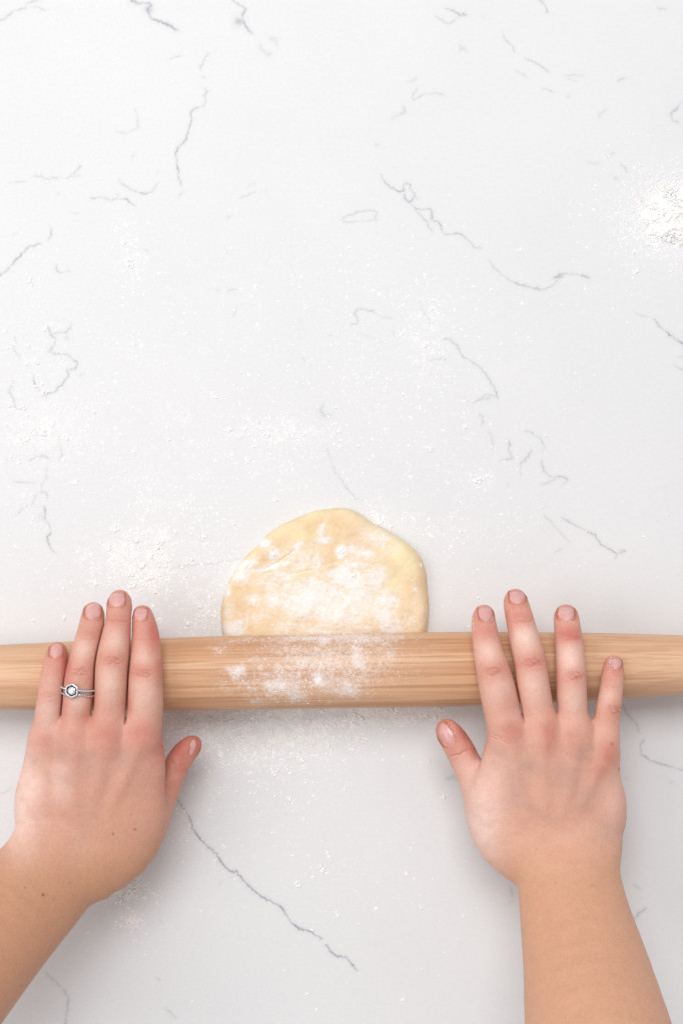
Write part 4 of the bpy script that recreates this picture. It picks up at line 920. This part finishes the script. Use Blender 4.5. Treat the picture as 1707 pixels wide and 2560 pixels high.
CLs = [(325, 658, 2.6), (310, 610, 1.6), (318, 565, 1.2), (1195, 1200, 2.9), (1050, 1020, 1.3), (1162, 1068, 1.6), (950, 1300, 2.6), (945, 1290, 1.8), (975, 1320, 2.), (1075, 1125, 1.7), (1070, 1120, 1.3), (290, 1322, 2.4), (395, 1372, 2.8), (380, 1390, 2.4), (420, 1400, 2.2), (352, 1412, 2.6), (270, 1372, 2.0),
       (440, 1330, 1.5), (110, 1082, 2.4), (130, 1062, 2.0), (85, 1078, 2.2), (60, 1095, 2.2), (45, 1108, 1.6), (20, 1062, 1.5), (190, 1205, 1.7), (160, 1150, 1.5), (60, 1240, 1.6), (85, 1295, 1.3), (115, 820, 1.8), (12, 830, 1.6), (20, 870, 1.4), (70, 910, 1.6), (760, 1085, 1.5), (735, 1080, 1.6), (665, 1088, 2.0), (655, 1075, 1.4),
       (850, 1118, 1.5), (620, 1150, 1.8), (540, 992, 1.7), (530, 985, 1.4), (450, 832, 1.0), (335, 862, 1.1), (310, 718, 1.0), (375, 722, .9), (465, 835, 1.1), (560, 1205, 1.2), (690, 1250, 1.6), (705, 1225, 1.3), (1300, 1330, 1.2), (1305, 760, 1.2), (1078, 772, 1.4), (1065, 865, 1.9), (1080, 750, 1.3), (1320, 845, 1.1), (1300, 625, 1.6), (1425, 535, 1.1),
       (1588, 680, 1.8), (1555, 665, 1.0), (1160, 1360, 1.2), (1150, 1330, 1.4), (500, 1515, 1.9), (525, 1495, 1.6), (535, 1540, 1.8), (470, 1560, 1.7), (160, 1545, 1.6), (160, 1470, 1.3), (85, 1550, 1.2), (240, 1460, 1.5), (312, 2212, 1.9), (330, 2215, 2.1), (338, 2225, 2.0), (302, 2222, 1.8), (322, 2300, 2.0), (332, 2305, 1.5), (318, 2312, 1.4), (333, 2255, .9), (275, 2345, .7), (345, 2318, .8)]
for x, y, r in CLs: clump(fl, x, y, r*1e-3, 18, rng.uniform(1, 1.5), rng.uniform(0, 3))
# many little crumbs, following the dust
p = sample(900)
for a, b_ in p: clump(fl, a/S+CX, -b_/S+CY, float(np.clip(rng.lognormal(math.log(.0007), .35), .0004, .0014)), 7, rng.uniform(1, 1.7), rng.uniform(0, 3))
for cx_, cy_, sx_, sy_, n, r0 in ((640, 1812, 150, 28, 150, .0014), (900, 1795, 110, 14, 60, .0012), (560, 1850, 80, 50, 70, .0013), (700, 1900, 120, 60, 40, .0012), (322, 2228, 28, 18, 40, .0017), (325, 2302, 20, 12, 20, .0015), (60, 900, 40, 120, 30, .0012), (380, 1385, 60, 40, 45, .0014), (100, 1085, 60, 35, 30, .0013), (700, 1085, 70, 22, 24, .0011), (1648, 535, 32, 46, 110, .0014)):
    for _ in range(n): clump(fl, rng.normal(cx_, sx_), rng.normal(cy_, sy_), float(np.clip(rng.lognormal(math.log(r0), .35), .0004, .0024)), 8, rng.uniform(1, 1.8), rng.uniform(0, 3))
fl.obj('scattered_flour', kind='stuff', label='fine white flour dust and crumbs scattered over the counter', cat='flour')

heap = Grains()
hc = W(1716, 542)
def heap_z(x, y):
    d = math.hypot((x-hc[0])/.032, (y-hc[1])/.0225); return .007*max(0, 1-d*1.1)
gu = np.linspace(-1.05, 1.05, 90); gx, gy = np.meshgrid(gu, gu, indexing='ij'); gr = np.hypot(gx, gy)*1.22+(fbm2(gx*3+5, gy*3+9, 77, 4)-.5)*1.15
gz = .0050*np.clip(1-np.clip(gr, 0, 2)**1.5, 0, None)*(.25+1.5*fbm2(gx*14+20, gy*14+20, 31, 5))*(gr < 1.02)-.0004*(gr > .97)
hv = np.stack([hc[0]+gx*.032, hc[1]+gy*.0225, gz], -1).reshape(-1, 3); gi, gj = np.meshgrid(np.arange(89), np.arange(89), indexing='ij'); hk = (gi*90+gj).ravel()
hk = hk[(gr[:-1, :-1].ravel() < 1.04)]
heap.V.append(hv); heap.F.append(np.vstack([np.stack([hk, hk+90, hk+91], 1), np.stack([hk, hk+91, hk+1], 1)])); heap.n = len(hv)
n = 3400; a = rng.normal(0, .56, (n, 2)); P = np.column_stack([hc[0]+a[:, 0]*.036, hc[1]+a[:, 1]*.025]); r = rng.uniform(.0004, .0013, n)
Zh = np.array([heap_z(x, y)*rng.uniform(.55, 1.0) for x, y in P]); r *= np.clip(.45+Zh/.006, .3, .85)
heap.add(np.column_stack([P, Zh]), r, *ICO2, flat=.7, jit=.10)
n = 8000; a = rng.normal(0, .50, (n, 2)); P = np.column_stack([hc[0]+a[:, 0]*.042, hc[1]+a[:, 1]*.030]); r = np.clip(rng.lognormal(math.log(.00022), .4, n), .0001, .0007)
heap.add(np.column_stack([P, [heap_z(x, y) for x, y in P]]), r, OCT_V, OCT_F)
heap.obj('flour_heap', label='small heap of loose white flour at the right edge of the counter', cat='flour')

dg = Grains()
def dough_z(x, y):
    h = dough_bvh.ray_cast(Vec((x, y, .1)), Vec((0, 0, -1))); return h[0].z if h[0] is not None else -.01
df = np.array(DF); k = rng.choice(len(df), 7000, p=(df[:, 2]*df[:, 3]*df[:, 4])/(df[:, 2]*df[:, 3]*df[:, 4]).sum())
q = df[k, :2]+rng.normal(0, .9, (7000, 2))*df[k, 2:4]; q = np.column_stack([520+q[:, 0]/2.703, 1240+q[:, 1]/2.703])
extra_q = np.column_stack([rng.normal(1040, 22, 500), rng.normal(1540, 30, 500)]); q = np.vstack([q, extra_q])
xy = np.array([W(a, b_, .009)[:2] for a, b_ in q]); zz = np.array([dough_z(a, b_) for a, b_ in xy]); ok = zz > .001
xy, zz = xy[ok], zz[ok]; r = np.clip(rng.lognormal(math.log(.00014), .4, len(xy)), .00007, .0005)
dg.add(np.column_stack([xy, zz]), r, OCT_V, OCT_F)
for x, y, rad in [(895, 375, 2.3), (905, 385, 1.6), (450, 392, 1.8), (380, 318, 1.5), (395, 325, 1.1), (610, 330, .8), (740, 245, .9), (775, 205, 1.0), (755, 300, .7), (820, 285, .8), (785, 295, .6), (1400, 628, 1.1), (1442, 468, 1.1), (1370, 568, .6), (1395, 730, .6), (1050, 400, 1.1), (980, 540, 2.2), (1110, 540, 1.6), (190, 905, 1.4), (230, 860, 1.0), (145, 650, .9), (1215, 880, 1.3), (1250, 850, 1.0), (1330, 800, .6), (1395, 850, .6), (540, 385, 1.0), (300, 498, .9), (930, 360, .8)]:
    a, b_ = W(*zd(x, y), .009)[:2]; clump(dg, a/S+CX, -b_/S+CY, rad*1e-3, 14, rng.uniform(1, 1.4), rng.uniform(0, 3), zf=dough_z, hgt=.3)
dg.obj('flour_on_dough', kind='stuff', label='white flour crumbs lying on the dough', cat='flour')

pg = Grains(); P, R_ = [], []
pf = np.array(PINF); k = rng.choice(len(pf), 3200, p=(pf[:, 2]*pf[:, 3]*pf[:, 4])/(pf[:, 2]*pf[:, 3]*pf[:, 4]).sum())
q = pf[k, :2]+rng.normal(0, .8, (3200, 2))*pf[k, 2:4]
q = np.vstack([q, [(740+rng.normal(0, 14), 1240+rng.normal(0, 20)) for _ in range(140)], [(500+rng.normal(0, 14), 1285+rng.normal(0, 14)) for _ in range(80)], [(430+rng.normal(0, 20), 1300+rng.normal(0, 25)) for _ in range(90)], [(1340, 1235)]*6])
for x, y in q:
    sx_, sy_ = Zd(x, y); p = W(sx_, sy_, .05); zt = .05
    for _ in range(4): zt = pin_top(sx_, sy_, zt)
    p = W(sx_, sy_, zt)
    if zt > PMID[2]+.002: P.append(p); R_.append(min(float(rng.lognormal(math.log(.00013), .45)), .0005))
pg.add(np.array(P), np.array(R_), OCT_V, OCT_F, flat=.5)
pg.obj('flour_on_pin', kind='stuff', label='dusting of white flour on the middle of the rolling pin', cat='flour')
